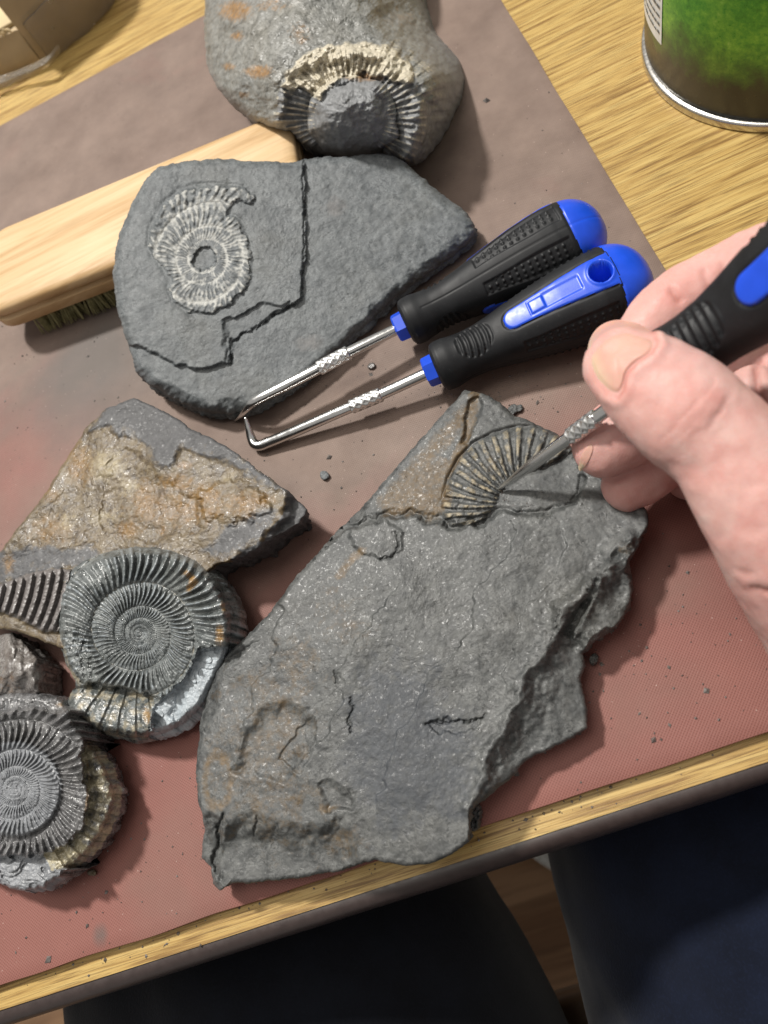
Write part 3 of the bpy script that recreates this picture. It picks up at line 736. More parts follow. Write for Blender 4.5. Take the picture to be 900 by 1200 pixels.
# ---- stone with the golden mineral face
GOLD = [(157, 466), (176, 474), (200, 486), (226, 504), (265, 522), (302, 550), (336, 574), (361, 597), (352, 612), (318, 632), (285, 652), (252, 662), (225, 690), (150, 730),
        (84, 764), (64, 757), (40, 747), (20, 741), (0, 736), (-40, 730), (-70, 700), (-20, 662), (0, 648), (20, 620), (45, 590), (70, 550), (100, 503), (125, 478)]
RIBF = [(-40, 700), (0, 686), (30, 674), (60, 667), (84, 668), (92, 690), (84, 715), (70, 738), (52, 740), (25, 726), (0, 716), (-40, 722)]
GREYCAP = [(104, 502), (125, 470), (157, 455), (240, 500), (300, 545), (345, 585), (318, 570), (285, 552), (262, 540), (240, 530), (218, 524), (205, 535), (196, 552), (182, 545), (172, 528), (160, 512), (148, 506), (138, 512), (128, 500)]
def gold_top(u, v):
    X = P(u, v, np.full(np.shape(u), 0.024)); x, y = X[..., 0], X[..., 1]
    z = 0.0225 + 0.0016 * fbm(x * 30, y * 30, 4.0, 3) - 0.002 * sstep(620, 700, v)
    z += 0.0008 * patch(u, v, GREYCAP, 6.0, 8, 20, 1.0)
    lay = fbm(x * 70, y * 70, 1.0, 4, 0.6)
    z += 0.0004 * lay + 0.00012 * fbm(x * 480, y * 480, 1.0, 3, 0.65)
    uu, vv = wob(u, v, 8, 20, 1.0)
    z -= 0.0006 * sstep(-2, 6, -sdist(uu, vv, [(115, 560), (150, 520), (190, 560), (230, 585), (240, 620), (180, 640), (120, 620)]))
    z += 0.0010 * patch(u, v, [(230, 580), (270, 560), (305, 575), (320, 600), (280, 612), (240, 605)], 4, 8, 12, 6.0)
    z -= 0.0050 * sstep(-4, 16, -sdist(uu, vv, [(326, 560), (337, 580), (330, 604), (306, 634), (270, 655), (270, 690), (420, 680), (420, 560)]))
    pk = patch(u, v, RIBF, 3, 3, 12, 2.0)
    s = ((u - 20) * 0.97 + (v - 700) * 0.22); crv = 0.010 * (v - 690) ** 2 * 0.25
    rb = sstep(-0.5, 0.4, np.cos((s + crv) * 2 * math.pi / 10.5)) - 0.45
    z += pk * (0.0020 + 0.0020 * rb + 0.0003 * noise(u / 3, v / 3))
    # under the loose ammonite the stone falls away
    z -= 0.013 * sstep(8, 22, -sdist(u, v, AM1))
    return z
AM1 = [(65, 725), (67, 700), (74, 680), (90, 662), (112, 650), (150, 641), (190, 642), (225, 654), (250, 674), (267, 704), (272, 735), (267, 768), (250, 803), (236, 830),
       (206, 855), (165, 866), (122, 859), (94, 848), (79, 834), (80, 816), (92, 803), (80, 784), (70, 757)]
R = rock(GOLD, (120, 610), gold_top, 720, 160, 12, 0.006, 0.0, 0.0010, 700, 3, 0.0012, 0, 1.2, 12, 3.1)
u, v = R.u, R.w
topm = (R.wall < 0.12)
gold = np.zeros(len(u))
for cx, cy, rx, ry, k in ((60, 620, 34, 24, .6), (95, 545, 22, 30, .75), (210, 595, 70, 30, .66), (290, 590, 40, 20, .7), (170, 590, 16, 30, .9), (205, 565, 26, 14, .8), (240, 580, 30, 18, .75), (305, 585, 20, 14, .85), (90, 550, 14, 16, .8), (150, 620, 16, 12, .9), (60, 580, 14, 14, .6), (190, 620, 10, 12, .6), (250, 600, 26, 10, .7), (10, 660, 8, 14, .8), (215, 545, 10, 6, .9)):
    gold = np.maximum(gold, k * blob(u, v, cx, cy, rx, ry))
gc = patch(u, v, GREYCAP, 13, 8, 20, 1.0); rf = patch(u, v, RIBF, 3, 3, 12, 2.0)
R.mask[:, 0] = gold * topm * (1 - gc)
pal = np.zeros(len(u))
for cx, cy, rx, ry, k in ((125, 545, 30, 26, .62), (190, 545, 24, 12, .5), (120, 605, 24, 14, .5), (150, 570, 20, 14, .5), (270, 560, 18, 8, .45), (80, 610, 20, 16, .45)):
    pal = np.maximum(pal, k * blob(u, v, cx, cy, rx, ry))
R.mask[:, 1] = pal * topm * (1 - gc)
lowgrey = 0.8 * patch(u, v, [(-60, 660), (30, 640), (110, 640), (130, 660), (60, 670), (0, 690), (-60, 720)], 8, 8, 16) + 0.5 * blob(u, v, 270, 625, 40, 18, -30) + 0.42 * blob(u, v, 195, 575, 26, 14) + 0.4 * blob(u, v, 300, 570, 20, 10) + 0.55 * patch(u, v, [(235, 650), (300, 600), (330, 590), (325, 615), (290, 650)], 8, 8, 16)
R.mask[:, 2] = np.where(topm, np.clip(np.maximum(np.maximum(gc, rf), lowgrey), 0, 1), 1.0)
R.mask[:, 2] = np.maximum(R.mask[:, 2], patch(u, v, [(326, 560), (337, 580), (330, 604), (306, 634), (270, 655), (270, 690), (420, 680), (420, 560)], 3, 4, 12, 1.0))
R.mask[:, 0] *= 1 - R.mask[:, 2] * (u > 300)
M_gold = rock_mat('golden_mineral_face', (0.070, 0.050, 0.030), (0.128, 0.095, 0.054), (0.20, 0.158, 0.098), stain=(0.19, 0.098, 0.018), pale=(0.34, 0.285, 0.18), third=(0.080, 0.080, 0.083), rough=0.46, fleck=0.12, glint=0.28, spec=0.55, bump=0.6)
M_shiny = rock_mat('dark_shiny_shell', (0.085, 0.072, 0.065), (0.14, 0.125, 0.115), (0.20, 0.19, 0.18), third=(0.15, 0.135, 0.13), rough=0.27, fleck=0.35, glint=0.2, spec=1.0, bump=0.7)
gs = empty('mineral_stone', P(120, 610, 0.0), 'flat angular stone with golden and cream mineral face and broken dark edges', 'rock')
insr = (sdist(u, v, RIBF) < 1) & (R.wall == 0)
fs = face_sel(R, insr)
emit_rock(R, 'stone', M_gold, gs, ~fs)
tag(emit_rock(R, 'shell_ribs', M_shiny, gs, fs), 'glossy brown ribbed shell piece')

# ---- loose ammonite, complete coil
CA1 = P(160, 740, 0.024)
def a1_local(u, v):
    x, y = (u - 162.5) / 3370.0, (742.5 - v) / 3370.0
    th = np.arctan2(-y, x); k = 1 + (0.15 * np.clip(-np.cos(th), 0, 1) ** 2 + 0.07 * np.clip(-np.sin(th), 0, 1) ** 2) * sstep(0.008, 0.020, np.hypot(x, y))
    return x / k, y / k
LOBE = [(88, 806), (110, 800), (140, 806), (170, 812), (192, 818), (176, 835), (170, 880), (110, 880), (70, 850), (70, 815)]
BREAK = [(176, 870), (178, 832), (192, 818), (212, 802), (226, 780), (232, 760), (252, 760), (285, 755), (262, 830), (210, 880)]
A1K, A1R, A1P = 1.74, 0.0194, 0.0
def a1_top(u, v):
    x, y = a1_local(u, v); r = np.hypot(x, y)
    h, f, n, rb = coil(x, y, A1R, A1K, 57, 1.0, 1, A1P, 0.20, 0.145, False)
    z = 0.0195 + h + 0.07 * r + 0.20 * y
    # last half-whorl under the coil: coarser, lower, tan
    th = np.arctan2(-y, x)
    lb = patch(u, v, LOBE, 2.5, 3, 10, 1.0)
    ang = 34 * th + 0.8 * noise(th * 5, r * 90)
    lobe = 0.0135 + 0.0040 * np.clip(1 - ((r - 0.0305) / 0.0085) ** 2, -1, 1) + 0.0010 * (sstep(-0.95, 0.0, np.cos(ang)) - 0.6)
    z = z * (1 - lb) + lobe * lb
    bk = patch(u, v, BREAK, 2.0, 4, 9, 2.0)
    flat = 0.0175 + 0.2 * y * 0.5 + 0.0010 * np.round(2.2 * noise(u / 20, v / 20)) / 2.2 - 0.0018 * np.exp(-(ldist(*wob(u, v, 3, 8), [(212, 808), (205, 838), (212, 862)]) / 6) ** 2)
    z = z * (1 - bk) + flat * bk
    # worn patch at the left
    wr = patch(u, v, [(70, 745), (96, 742), (108, 770), (112, 792), (92, 802), (74, 775)], 4, 5, 10, 3.0)
    z = z * (1 - 0.75 * wr) + 0.75 * wr * (0.0225 + 0.2 * y + 0.0014 * fbm(u / 8, v / 8, 1.0, 3))
    z += 0.00022 * fbm(u / 4.5, v / 4.5, 6.0, 3, 0.6)
    e = -sdist(u, v, AM1)
    return z - 0.0022 * sstep(9, 0, e)
R = rock(AM1, (162.5, 742.5), a1_top, 900, 210, 18, 0.003, 0.0, 0.0005, 300, 7, 0.0035, 1, 1.0, 12, 1.1, bulge=0.0028)
u, v = R.u, R.w
x, y = a1_local(u, v); r = np.hypot(x, y)
h, f, n, rb = coil(x, y, A1R, A1K, 57, 1.0, 1, A1P, 0.20, 0.145, False)
lb = patch(u, v, LOBE, 2.5, 3, 10, 1.0); bk = patch(u, v, BREAK, 2.0, 4, 9, 2.0)
st = np.maximum(0.9 * blob(u, v, 258, 745, 6, 14), 0.75 * np.exp(-(ldist(u, v, [(218, 672), (228, 680), (222, 690)]) / 5) ** 2))
st = np.maximum(st, 0.55 * np.exp(-(ldist(u, v, [(66, 730), (70, 695), (76, 682)]) / 2.2) ** 2)); st = np.maximum(st, 0.8 * blob(u, v, 172, 838, 6, 12))
st = np.maximum(st, 0.6 * blob(u, v, 262, 712, 5, 9))
R.mask[:, 0] = st * (R.wall < 0.2)
R.mask[:, 1] = np.clip(0.62 * lb * (R.wall < 0.15) * (0.55 + 0.6 * noise(u / 9, v / 9)) + 0.30 * np.exp(-(np.minimum(f, 1 - f) / 0.05) ** 2) * (1 - lb) * (r > 0.008) * (R.wall == 0)
                       + 0.4 * np.exp(-(ldist(u, v, [(74, 757), (82, 784), (93, 803)]) / 3) ** 2), 0, 1)
R.mask[:, 2] = np.clip(bk * 1.0 + 0.42 * sstep(0.5, 1.0, rb) * (1 - lb) * (1 - bk), 0, 1)  # bright highlights painted into the rib crests; broken face is pale blue-grey
M_a1 = rock_mat('ammonite_grey_green', (0.052, 0.059, 0.058), (0.098, 0.109, 0.108), (0.18, 0.194, 0.192), stain=(0.34, 0.19, 0.05), pale=(0.40, 0.35, 0.25), third=(0.33, 0.37, 0.40), rough=0.33, fleck=0.35, glint=0.2, spec=1.0, bump=0.6)
o = emit_rock(R, 'ammonite_fossil', M_a1); tag(o, 'whole coiled ammonite, dark grey-green, tan broken edge, against the golden stone', 'fossil')

# ---- second ammonite: paler inner coil on a broken outer whorl
AM2 = [(-95, 900), (-90, 850), (-50, 822), (0, 814), (40, 811), (62, 816), (78, 823), (86, 850), (101, 870), (118, 890), (128, 912), (134, 935), (130, 952), (113, 986), (88, 1012),
       (62, 1032), (48, 1042), (20, 1044), (-15, 1030), (-60, 1010), (-88, 960)]
CA2 = P(18, 922, 0.026)
A2K, A2R, A2P = 1.75, 0.0160, 0.0
def a2_local(u, v):
    return (u - 16.5) / 3370.0, (924.5 - v) / 3370.0
TAN2 = [(100, 866), (96, 900), (104, 935), (98, 965), (78, 992), (50, 1004), (58, 1020), (82, 1018), (120, 990), (142, 940), (125, 885)]
LOW2 = [(-100, 1002), (0, 1006), (30, 1004), (56, 1003), (72, 1022), (55, 1060), (-20, 1060), (-100, 1040)]
def a2_top(u, v):
    x, y = a2_local(u, v); r = np.hypot(x, y); th = np.arctan2(-y, x)
    h, f, n, rb = coil(x, y, A2R, A2K, 54, 1.0, 1, A2P, 0.17, 0.135, False)
    z = 0.0225 + h - 0.04 * r
    z += 0.0020 * sstep(0.0172, 0.0155, r) * sstep(2.9, 1.2, np.abs(th - 0.2)) + 0.10 * y
    tn = patch(u, v, TAN2, 2.0, 4, 10, 1.0)
    low = 0.0165 + 0.0014 * (sstep(-0.5, 0.4, np.cos(30 * th)) - 0.4) + 0.0006 * fbm(u / 10, v / 10, 1.0, 3) - 0.002 * sstep(0.029, 0.037, r)
    z = z * (1 - tn) + low * tn
    lw = patch(u, v, LOW2, 6.0, 4, 9, 4.0)
    flat = 0.0160 + 0.0016 * np.round(2.2 * noise(u / 16, v / 16)) / 2.2 + 0.0022 * np.exp(-(np.hypot((u - 70) / 8, (v - 1012) / 7)) ** 2)
    z = z * (1 - lw) + flat * lw
    tp = patch(u, v, [(-20, 800), (60, 806), (84, 826), (70, 836), (40, 828), (-20, 840)], 3, 3, 12, 2.0)
    z = z * (1 - tp) + (0.0185 + 0.0008 * fbm(u / 12, v / 12)) * tp
    return z + 0.00025 * fbm(u / 4.5, v / 4.5, 3.0, 3, 0.6)
R = rock(AM2, (16.5, 924.5), a2_top, 760, 190, 14, 0.003, 0.0, 0.0008, 300, 6, 0.003, 1, 1.6, 9, 5.1, bulge=0.002)
u, v = R.u, R.w
x, y = a2_local(u, v); r = np.hypot(x, y); th = np.arctan2(-y, x)
h, f, n, rb = coil(x, y, A2R, A2K, 54, 1.0, 1, A2P, 0.17, 0.135, False)
tn = patch(u, v, TAN2, 2.0, 4, 10, 1.0); lw = patch(u, v, LOW2, 2.0, 4, 9, 4.0)
R.mask[:, 0] = np.maximum(0.7 * blob(u, v, 70, 826, 6, 5), 0.6 * np.exp(-(ldist(u, v, [(100, 880), (105, 915), (100, 950)]) / 2.5) ** 2)) * (R.wall < 0.3)
R.mask[:, 1] = np.clip(0.72 * tn * (0.75 + 0.5 * noise(u / 11, v / 11)) * (R.wall < 0.3) + 0.7 * blob(u, v, 72, 1000, 16, 9), 0, 1)
R.mask[:, 2] = np.clip(lw + 0.75 * sstep(0.0175, 0.0155, r) + 0.3 * sstep(0.5, 1.0, rb), 0, 1) * (R.wall < 0.3)  # inner coil and low break paler; rib crests carry painted highlights
M_a2 = rock_mat('ammonite_grey', (0.058, 0.057, 0.058), (0.102, 0.101, 0.102), (0.18, 0.178, 0.18), stain=(0.30, 0.17, 0.05), pale=(0.46, 0.41, 0.28), third=(0.205, 0.215, 0.23), rough=0.28, fleck=0.35, glint=0.2, spec=1.0, bump=0.6)
o = emit_rock(R, 'ammonite_fossil', M_a2); tag(o, 'broken ammonite with pale inner coil and yellowish outer rim, nearest the table edging', 'fossil')

# ---- dark glossy fragment beside it
FR = [(-45, 760), (-20, 742), (0, 744), (14, 741), (24, 750), (36, 762), (47, 776), (55, 788), (49, 803), (46, 812), (36, 822), (18, 830), (0, 833), (-40, 828)]
def fr_top(u, v):
    z = 0.015 + 0.0045 * np.clip(1 - (np.hypot((u - 14) / 36, (v - 786) / 46)) ** 2, -0.6, 1)
    lay = fbm(u / 26, v / 40, 3.0, 3, 0.4)
    return z + 0.0026 * lay + 0.0006 * np.round(lay * 3) / 3 + 0.00015 * fbm(u / 7, v / 7, 1.0, 3)
R = rock(FR, (6, 788), fr_top, 320, 60, 10, 0.002, 0.0, 0.001, 500, 3, 0.001, 0, 1.8, 8, 9.0)
R.mask[:, 0] = 0.35 * blob(R.u, R.w, 6, 800, 20, 25)
o = emit_rock(R, 'stone_fragment', M_shiny); tag(o, 'small dark glossy stone fragment between the golden stone and the broken ammonite', 'rock')

# ---- loose chips
def chip(name, pts, z, label, matr, c=None, hump=0.4):
    c = c or tuple(np.mean(pts, 0))
    R = rock(pts, c, lambda u, v: z * (1 + 0.25 * fbm(u / 4, v / 4, pts[0][0] * 0.1, 2)), 60, 10, 5, 0.0002, 0.0, 0.0002, 600, 2, z * hump, 1, 0.6, 4, pts[0][0] * .01)
    return tag(emit_rock(R, name, matr), label, 'stone chip', 'stone chips on the mat')
chip('stone_chip', [(375, 553), (381, 551), (386, 555), (385, 561), (378, 562), (375, 559)], 0.0016, 'small grey stone chip lying alone on dusty mat beside the golden stone', M_s2)
chip('stone_chip', [(594, 479), (601, 473), (606, 475), (612, 473), (613, 481), (604, 484), (600, 488), (594, 485)], 0.0014, 'thin jagged grey flake beside the top of the large shale slab', M_big)
chip('stone_chip', [(690, 770), (697, 764), (702, 768), (700, 777), (692, 781)], 0.004, 'dark stone chip tucked under the right flank of the large shale slab', M_big)
chip('stone_chip', [(545, 975), (545, 945), (556, 940), (564, 946), (563, 962), (558, 974)], 0.006, 'dark stone chip beside the lower end of the large shale slab', M_big)
chip('stone_chip', [(101, 1021), (107, 1018), (113, 1021), (112, 1026), (104, 1027)], 0.0013, 'tiny brown stone chip by the yellowish rim of the broken ammonite', M_gold)
chip('stone_chip', [(430, 428), (435, 424), (440, 427), (437, 432), (431, 432)], 0.0012, 'tiny dark stone chip between the shafts of the two lying picks', M_shiny)
chip('stone_chip', [(45, 772), (55, 780), (60, 796), (57, 806), (50, 800)], 0.004, 'dark thin splinter leaning against the glossy fragment', M_shiny)
def grit():
    parts = []
    base = np.array([[1, 0, 0], [0, 1, 0], [-1, 0, 0], [0, -1, 0], [0, 0, 1], [0, 0, -0.3]], float)
    tri = np.array([[0, 1, 4], [1, 2, 4], [2, 3, 4], [3, 0, 4], [1, 0, 5], [2, 1, 5], [3, 2, 5], [0, 3, 5]])
    V, T = [], []; k = 0
    clusters = [(585, 455, 60, 18, 40), (550, 460, 40, 14, 30), (620, 470, 30, 15, 25), (330, 540, 60, 25, 14), (640, 770, 90, 60, 45), (800, 720, 60, 60, 40), (200, 990, 120, 60, 45), (330, 1010, 140, 40, 40),
                (760, 860, 90, 50, 40), (700, 800, 40, 40, 20), (430, 440, 60, 25, 16), (350, 560, 60, 40, 25), (60, 450, 60, 40, 20), (30, 540, 30, 40, 8), (640, 210, 60, 90, 14), (150, 1090, 120, 50, 35), (300, 690, 40, 30, 10)]
    for cx, cy, sx, sy, n in clusters:
        for _ in range(n):
            px, py = cx + rng.normal() * sx, cy + rng.normal() * sy
            p = P(px, py, 0.0)
            if not (-0.3 < p[0] < 0.083 and 0.016 < p[1] < 0.455): continue
            s = 0.00028 * math.exp(rng.normal() * 0.5)
            b = base * s * rng.uniform(0.6, 1.4, size=(6, 3)); a = rng.uniform(0, 6.28)
            b = np.stack([b[:, 0] * math.cos(a) - b[:, 1] * math.sin(a), b[:, 0] * math.sin(a) + b[:, 1] * math.cos(a), b[:, 2] * 0.8], 1)
            V.append(b + p); T.append(tri + k); k += 6
    # crumbs along the bare strip of wood
    for _ in range(90):
        p = np.array([rng.uniform(-0.22, 0.03), 0.0138 - abs(rng.normal()) * 0.0025, WOOD_Z + 0.0001]); s = 0.00030 * math.exp(rng.normal() * 0.45)
        V.append(base * s * rng.uniform(0.6, 1.4, size=(6, 3)) + p); T.append(tri + k); k += 6
    for _ in range(60):
        px, py = 590 + rng.normal() * 26, 586 + rng.normal() * 16
        zt = float(big_top(np.array([[px]]), np.array([[py]]))[0, 0])
        s = 0.00022 * math.exp(rng.normal() * 0.45)
        V.append(base * s * rng.uniform(0.6, 1.4, size=(6, 3)) + P(px, py, zt)); T.append(tri + k); k += 6
    o = fast_mesh('stone_grit', np.vstack(V), np.vstack(T), M_shiny, None, False)
    tag(o, 'loose dark stone grit scattered over the mat', 'grit', kind='stuff')
grit()

# ================================================================== BRUSH
M_beech = wood_mat('pale_beech', (0.56, 0.385, 0.205), (0.44, 0.275, 0.125), (0.64, 0.47, 0.28), (9, 95, 60), 0.5, 0.2, math.radians(7), 'Object', 0.35)
M_bristle = simple_mat('straw_bristle', (0.34, 0.31, 0.15), 0.6, 0, 0.35, 500)
def build_brush():
    # plan frame from the long edges of the wooden back, 26 mm above the mat
    a = P(0, 265, 0.026); b = P(295, 142, 0.026); c = P(0, 361, 0.026); e = P(344, 165, 0.026)
    ex = (b - a); ex[2] = 0; ex /= np.linalg.norm(ex); ey = np.array([-ex[1], ex[0], 0])
    w = abs((c - a).dot(ey)); right = (e - a).dot(ex); left = -0.010
    root = empty('scrubbing_brush', (a + ex * (right + left) / 2 - ey * w / 2) * np.array([1, 1, 0]), 'pale wooden scrubbing brush with straw bristles, pinned under the blue-grey slab', 'brush')
    def outline(off, n=14):
        rl, rr = 0.013, 0.0035; pts = []
        x0, x1, y0, y1 = left + off, right - off, -w + off, -off
        for cx, cy, r, a0 in ((x1 - rr, y1 - rr, rr, 0), (x0 + rl, y1 - rl, rl, 90), (x0 + rl, y0 + rl, rl, 180), (x1 - rr, y0 + rr, rr, 270)):
            for t in np.linspace(a0, a0 + 90, n): pts.append((cx + r * math.cos(math.radians(t)), cy + r * math.sin(math.radians(t))))
        return np.array(pts)
    prof = [(0.0060, 0.0260), (0.0030, 0.0257), (0.0012, 0.0250), (0.0004, 0.0240), (0.0000, 0.0222), (0.0004, 0.0206), (0.0016, 0.0199), (0.0021, 0.0192), (0.0010, 0.0184),
            (0.0000, 0.0176), (0.0000, 0.0130), (0.0008, 0.0121), (0.0030, 0.0118)]
    V = []; n = None
    for off, z in prof:
        o = outline(off); n = len(o)
        V.append(np.outer(o[:, 0], ex) + np.outer(o[:, 1], ey) + a * np.array([1, 1, 0]) + np.array([0, 0, z]))
    V = np.concatenate(V); q = grid_quads(len(prof), n)
    top = [list(range(n))]; k = len(V)
    V = np.vstack([V, V[:n].mean(0), V[-n:].mean(0)]); j = np.arange(0, n, 2)
    q = np.vstack([q[:, ::-1], np.stack([np.full_like(j, k), j, (j + 1) % n, (j + 2) % n], -1), np.stack([np.full_like(j, k + 1), k - n + (j + 2) % n, k - n + (j + 1) % n, k - n + j], -1)])
    fast_mesh('brush_back', V, q, M_beech, root, True, None, 50)
    # tufts
    def tuft(seed):
        r = np.random.default_rng(seed); parts = []
        for _ in range(34):
            t = r.uniform(0, 6.28); d = math.sqrt(r.uniform()) * 0.0021
            x0, y0 = d * math.cos(t), d * math.sin(t); L = 0.0125 * r.uniform(0.9, 1.0)
            sp = r.normal(size=2) * 0.0008 + np.array([x0, y0]) * 0.75
            pts = np.array([[x0, y0, 0.0122], [x0 + sp[0] * .4, y0 + sp[1] * .4, 0.0065], [x0 + sp[0], y0 + sp[1], 0.0122 - L]])
            parts.append(tube_verts(pts, np.array([0.00028, 0.00026, 0.0002]), None, 4))
        return merge(parts)
    meshes = []
    for s in range(4):
        v, q2 = tuft(s); me_o = fast_mesh('bristle_tuft', v, q2, M_bristle, None, True); meshes.append(me_o.data)
        bpy.data.objects.remove(me_o)
    k = 0
    for iy in range(5):
        for ix in range(21):
            p = a * np.array([1, 1, 0]) + ex * (left + 0.019 + ix * (right - left - 0.032) / 20 + (0.003 if iy % 2 else 0)) + ey * (-w + 0.0042 + iy * (w - 0.011) / 4)
            o = bpy.data.objects.new('bristle_tuft', meshes[k % 4]); k += 1
            o.location = p - np.array(root.location); o.rotation_euler = (0, 0, random.uniform(0, 6.28)) if iy else (-0.34 + 0.1 * random.uniform(-1, 1), 0.10 * random.uniform(-1, 1), random.uniform(-.3, .3))
            scene.collection.objects.link(o); o.parent = root
build_brush()

# ================================================================== PICKS
def rubber_mat():
    m, nt, b = new_mat('black_rubber'); t = NT(nt); co = t.coord()
    n = t.noise(co, 140, 5, 0.6)
    col = t.ramp(n, [(0.3, (0.008, 0.0085, 0.010)), (0.7, (0.015, 0.016, 0.018))])
    dust = t.rng(t.noise(co, 900, 4, 0.7), 0.62, 0.75, 0, 0.35); col = t.mix(dust, col, (0.10, 0.10, 0.10))
    t.set(b.inputs['Base Color'], col); t.set(b.inputs['Roughness'], t.rng(n, 0.3, 0.7, 0.46, 0.58)); b.inputs['Specular IOR Level'].default_value = 0.28
    t.set(b.inputs['Normal'], t.bump(t.noise(co, 2500, 2), 0.12, 0.0001)); return m
M_rub = rubber_mat()
M_blue = simple_mat('blue_plastic', (0.010, 0.072, 0.64), 0.36, 0, 0.10, 160, 0.08, 2200, 0.0001)
def chrome_mat():
    m, nt, b = new_mat('chromed_steel'); t = NT(nt); co = t.coord()
    b.inputs['Base Color'].default_value = (0.72, 0.72, 0.71, 1); b.inputs['Metallic'].default_value = 1.0
    t.set(b.inputs['Roughness'], t.rng(t.noise(co, 500, 4), 0.3, 0.7, 0.14, 0.26)); return m
M_chrome = chrome_mat()
M_knurl = simple_mat('knurled_steel', (0.80, 0.80, 0.79), 0.34, 1.0, 0.1, 500)

HP = np.array([(0.0, .0074), (.012, .0092), (.03, .0097), (.07, .0097), (.10, .0092), (.15, .0088), (.22, .0089), (.30, .0098), (.40, .0115), (.50, .0131), (.60, .0145), (.70, .0154),
               (.76, .0157), (.82, .0154), (.87, .0146), (.91, .0132), (.945, .0113), (.97, .0089), (.988, .0058), (.997, .0026), (1.0, .0006)])
def handle(root, c0, axis, panel, L, gr=1.0):
    """two-material grip: black rubber with blue inlay on two sides and blue butt; c0 = centre of the front face"""
    ax = axis / np.linalg.norm(axis); pn = panel - ax * panel.dot(ax); pn /= np.linalg.norm(pn); sd = np.cross(ax, pn)
    nt_, na = 250, 200
    t = np.linspace(0, 1, nt_); t = np.sort(np.r_[t, np.linspace(0.90, 1, 30)]); nt_ = len(t)
    ph = np.linspace(-math.pi, math.pi, na, endpoint=False)
    hp = np.vstack([HP[:1], HP]); rr = np.interp(t, HP[:, 0], HP[:, 1])
    for _ in range(4):
        r2 = rr.copy(); r2[1:-1] = (rr[:-2] + rr[1:-1] * 2 + rr[2:]) / 4; rr = np.where((t > 0.05) & (t < 0.985), r2, rr)
    rr = np.where(t > 0.78, 0.0156 * np.clip(1 - (np.clip(t - 0.78, 0, 1) / 0.2203) ** 2.5, 0, 1) ** 0.5, rr)
    T, PH = np.meshgrid(t, ph, indexing='ij'); Rr = np.repeat(rr[:, None], na, 1) * gr
    # slightly squared section, flatter at the inlays
    body = sstep(0.1, 0.35, T)
    Rr = Rr * (1 + body * 0.035 * np.cos(4 * PH + math.pi) - body * 0.03 * np.cos(2 * PH))
    mm = L * T; arc0 = np.where(np.abs(PH) < math.pi / 2, PH, (np.abs(PH) - math.pi) * np.sign(PH)) * Rr   # distance across the inlay
    w = (0.0042 + 0.0030 * sstep(0.36, 0.85, T)) * gr
    s0 = 0.345 * L
    head = np.where(mm < s0 + 0.004, np.hypot(np.clip(s0 + 0.004 - mm, 0, None) * (0.0042 / 0.004), arc0), np.abs(arc0))
    dpan = head - w                                                    # <0 inside inlay
    blue_pan = (dpan < 0) & (T > 0.33) & (T < 0.90)
    butt = T > 0.835 + 0.010 * np.cos(2 * PH)
    dz = np.zeros_like(T)
    groove = np.exp(-(dpan / 0.0004) ** 2) * (T > 0.33) * (T < 0.83)
    dz -= 0.00045 * groove
    dz -= 0.0004 * np.exp(-((T - (0.835 + 0.010 * np.cos(2 * PH))) * L / 0.0004) ** 2) * (dpan > 0)
    dz += 0.00035 * sstep(0.0002, -0.0006, dpan) * (T > 0.33) * sstep(0.86, 0.80, T)
    # rectangle sunk in the inlay with a small notch, and the hanging hole
    rc = np.maximum(np.abs(mm - 0.58 * L) - 0.115 * L, np.abs(arc0) - 0.0027)
    dz -= 0.00040 * sstep(0.0003, -0.0003, rc) * (np.abs(PH) < 1.4)
    nb = np.maximum(np.abs(mm - 0.50 * L) - 0.0026, np.abs(arc0) - 0.0024)
    dz += 0.0007 * sstep(0.0003, -0.0003, nb) * (np.abs(PH) < 1.4)
    hole = np.hypot(mm - 0.785 * L, arc0); lip = np.exp(-((hole - 0.0043) / 0.0007) ** 2)
    dz += 0.00045 * lip
    dz -= 0.0105 * sstep(0.0040, 0.0031, hole)
    # finger ribs behind the collar
    ov = np.hypot((mm - 0.205 * L) / (0.090 * L), arc0 / 0.0068)
    k = sstep(1.02, 0.9, ov)
    bend = mm + 0.9 * arc0 ** 2 / 0.012 * 0.35
    dz += k * (-0.0003 + 0.0007 * sstep(-0.2, 0.6, np.cos(bend * 2 * math.pi / 0.0024)) - 0.00025)
    # dotted pads either side of the inlay
    for sgn in (-1, 1):
        for half in (0, 1):
            cph = sgn * math.radians(61) if half == 0 else sgn * (math.pi - math.radians(61))
            d = np.angle(np.exp(1j * (PH - cph))) * Rr
            hw = 0.0023 + 0.0018 * sstep(0.40, 0.7, T)
            pad = np.maximum(np.abs(mm - 0.60 * L) - 0.205 * L, np.abs(d) - hw)
            ins = sstep(0.0003, -0.0003, pad); dz -= 0.0006 * ins
            gx = (mm / 0.0026 + 0.5) % 1 - 0.5; gy = (d / 0.0021 + 0.5) % 1 - 0.5
            dot = np.hypot(gx * 0.0026, gy * 0.0021)
            dz += 0.0006 * sstep(0.00070, 0.0003, dot) * (pad < -0.0005)
    seam = np.minimum(np.abs(np.abs(PH) - math.pi / 2), 9) * Rr
    dz -= 0.00018 * np.exp(-(seam / 0.0003) ** 2) * (T > 0.1)
    Rr = np.clip(Rr + dz, 0.0002, None)
    V = c0 + ax * mm[..., None] + (np.cos(PH) * Rr)[..., None] * pn + (np.sin(PH) * Rr)[..., None] * sd
    V = V.reshape(-1, 3); q = grid_quads(nt_, na)
    n0 = len(V); V = np.vstack([V, c0, c0 + ax * L])
    j = np.arange(0, na, 2); capa = np.stack([np.full_like(j, n0), (j + 2) % na, (j + 1) % na, j], -1); bb = (nt_ - 1) * na
    capb = np.stack([np.full_like(j, n0 + 1), bb + j, bb + (j + 1) % na, bb + (j + 2) % na], -1)
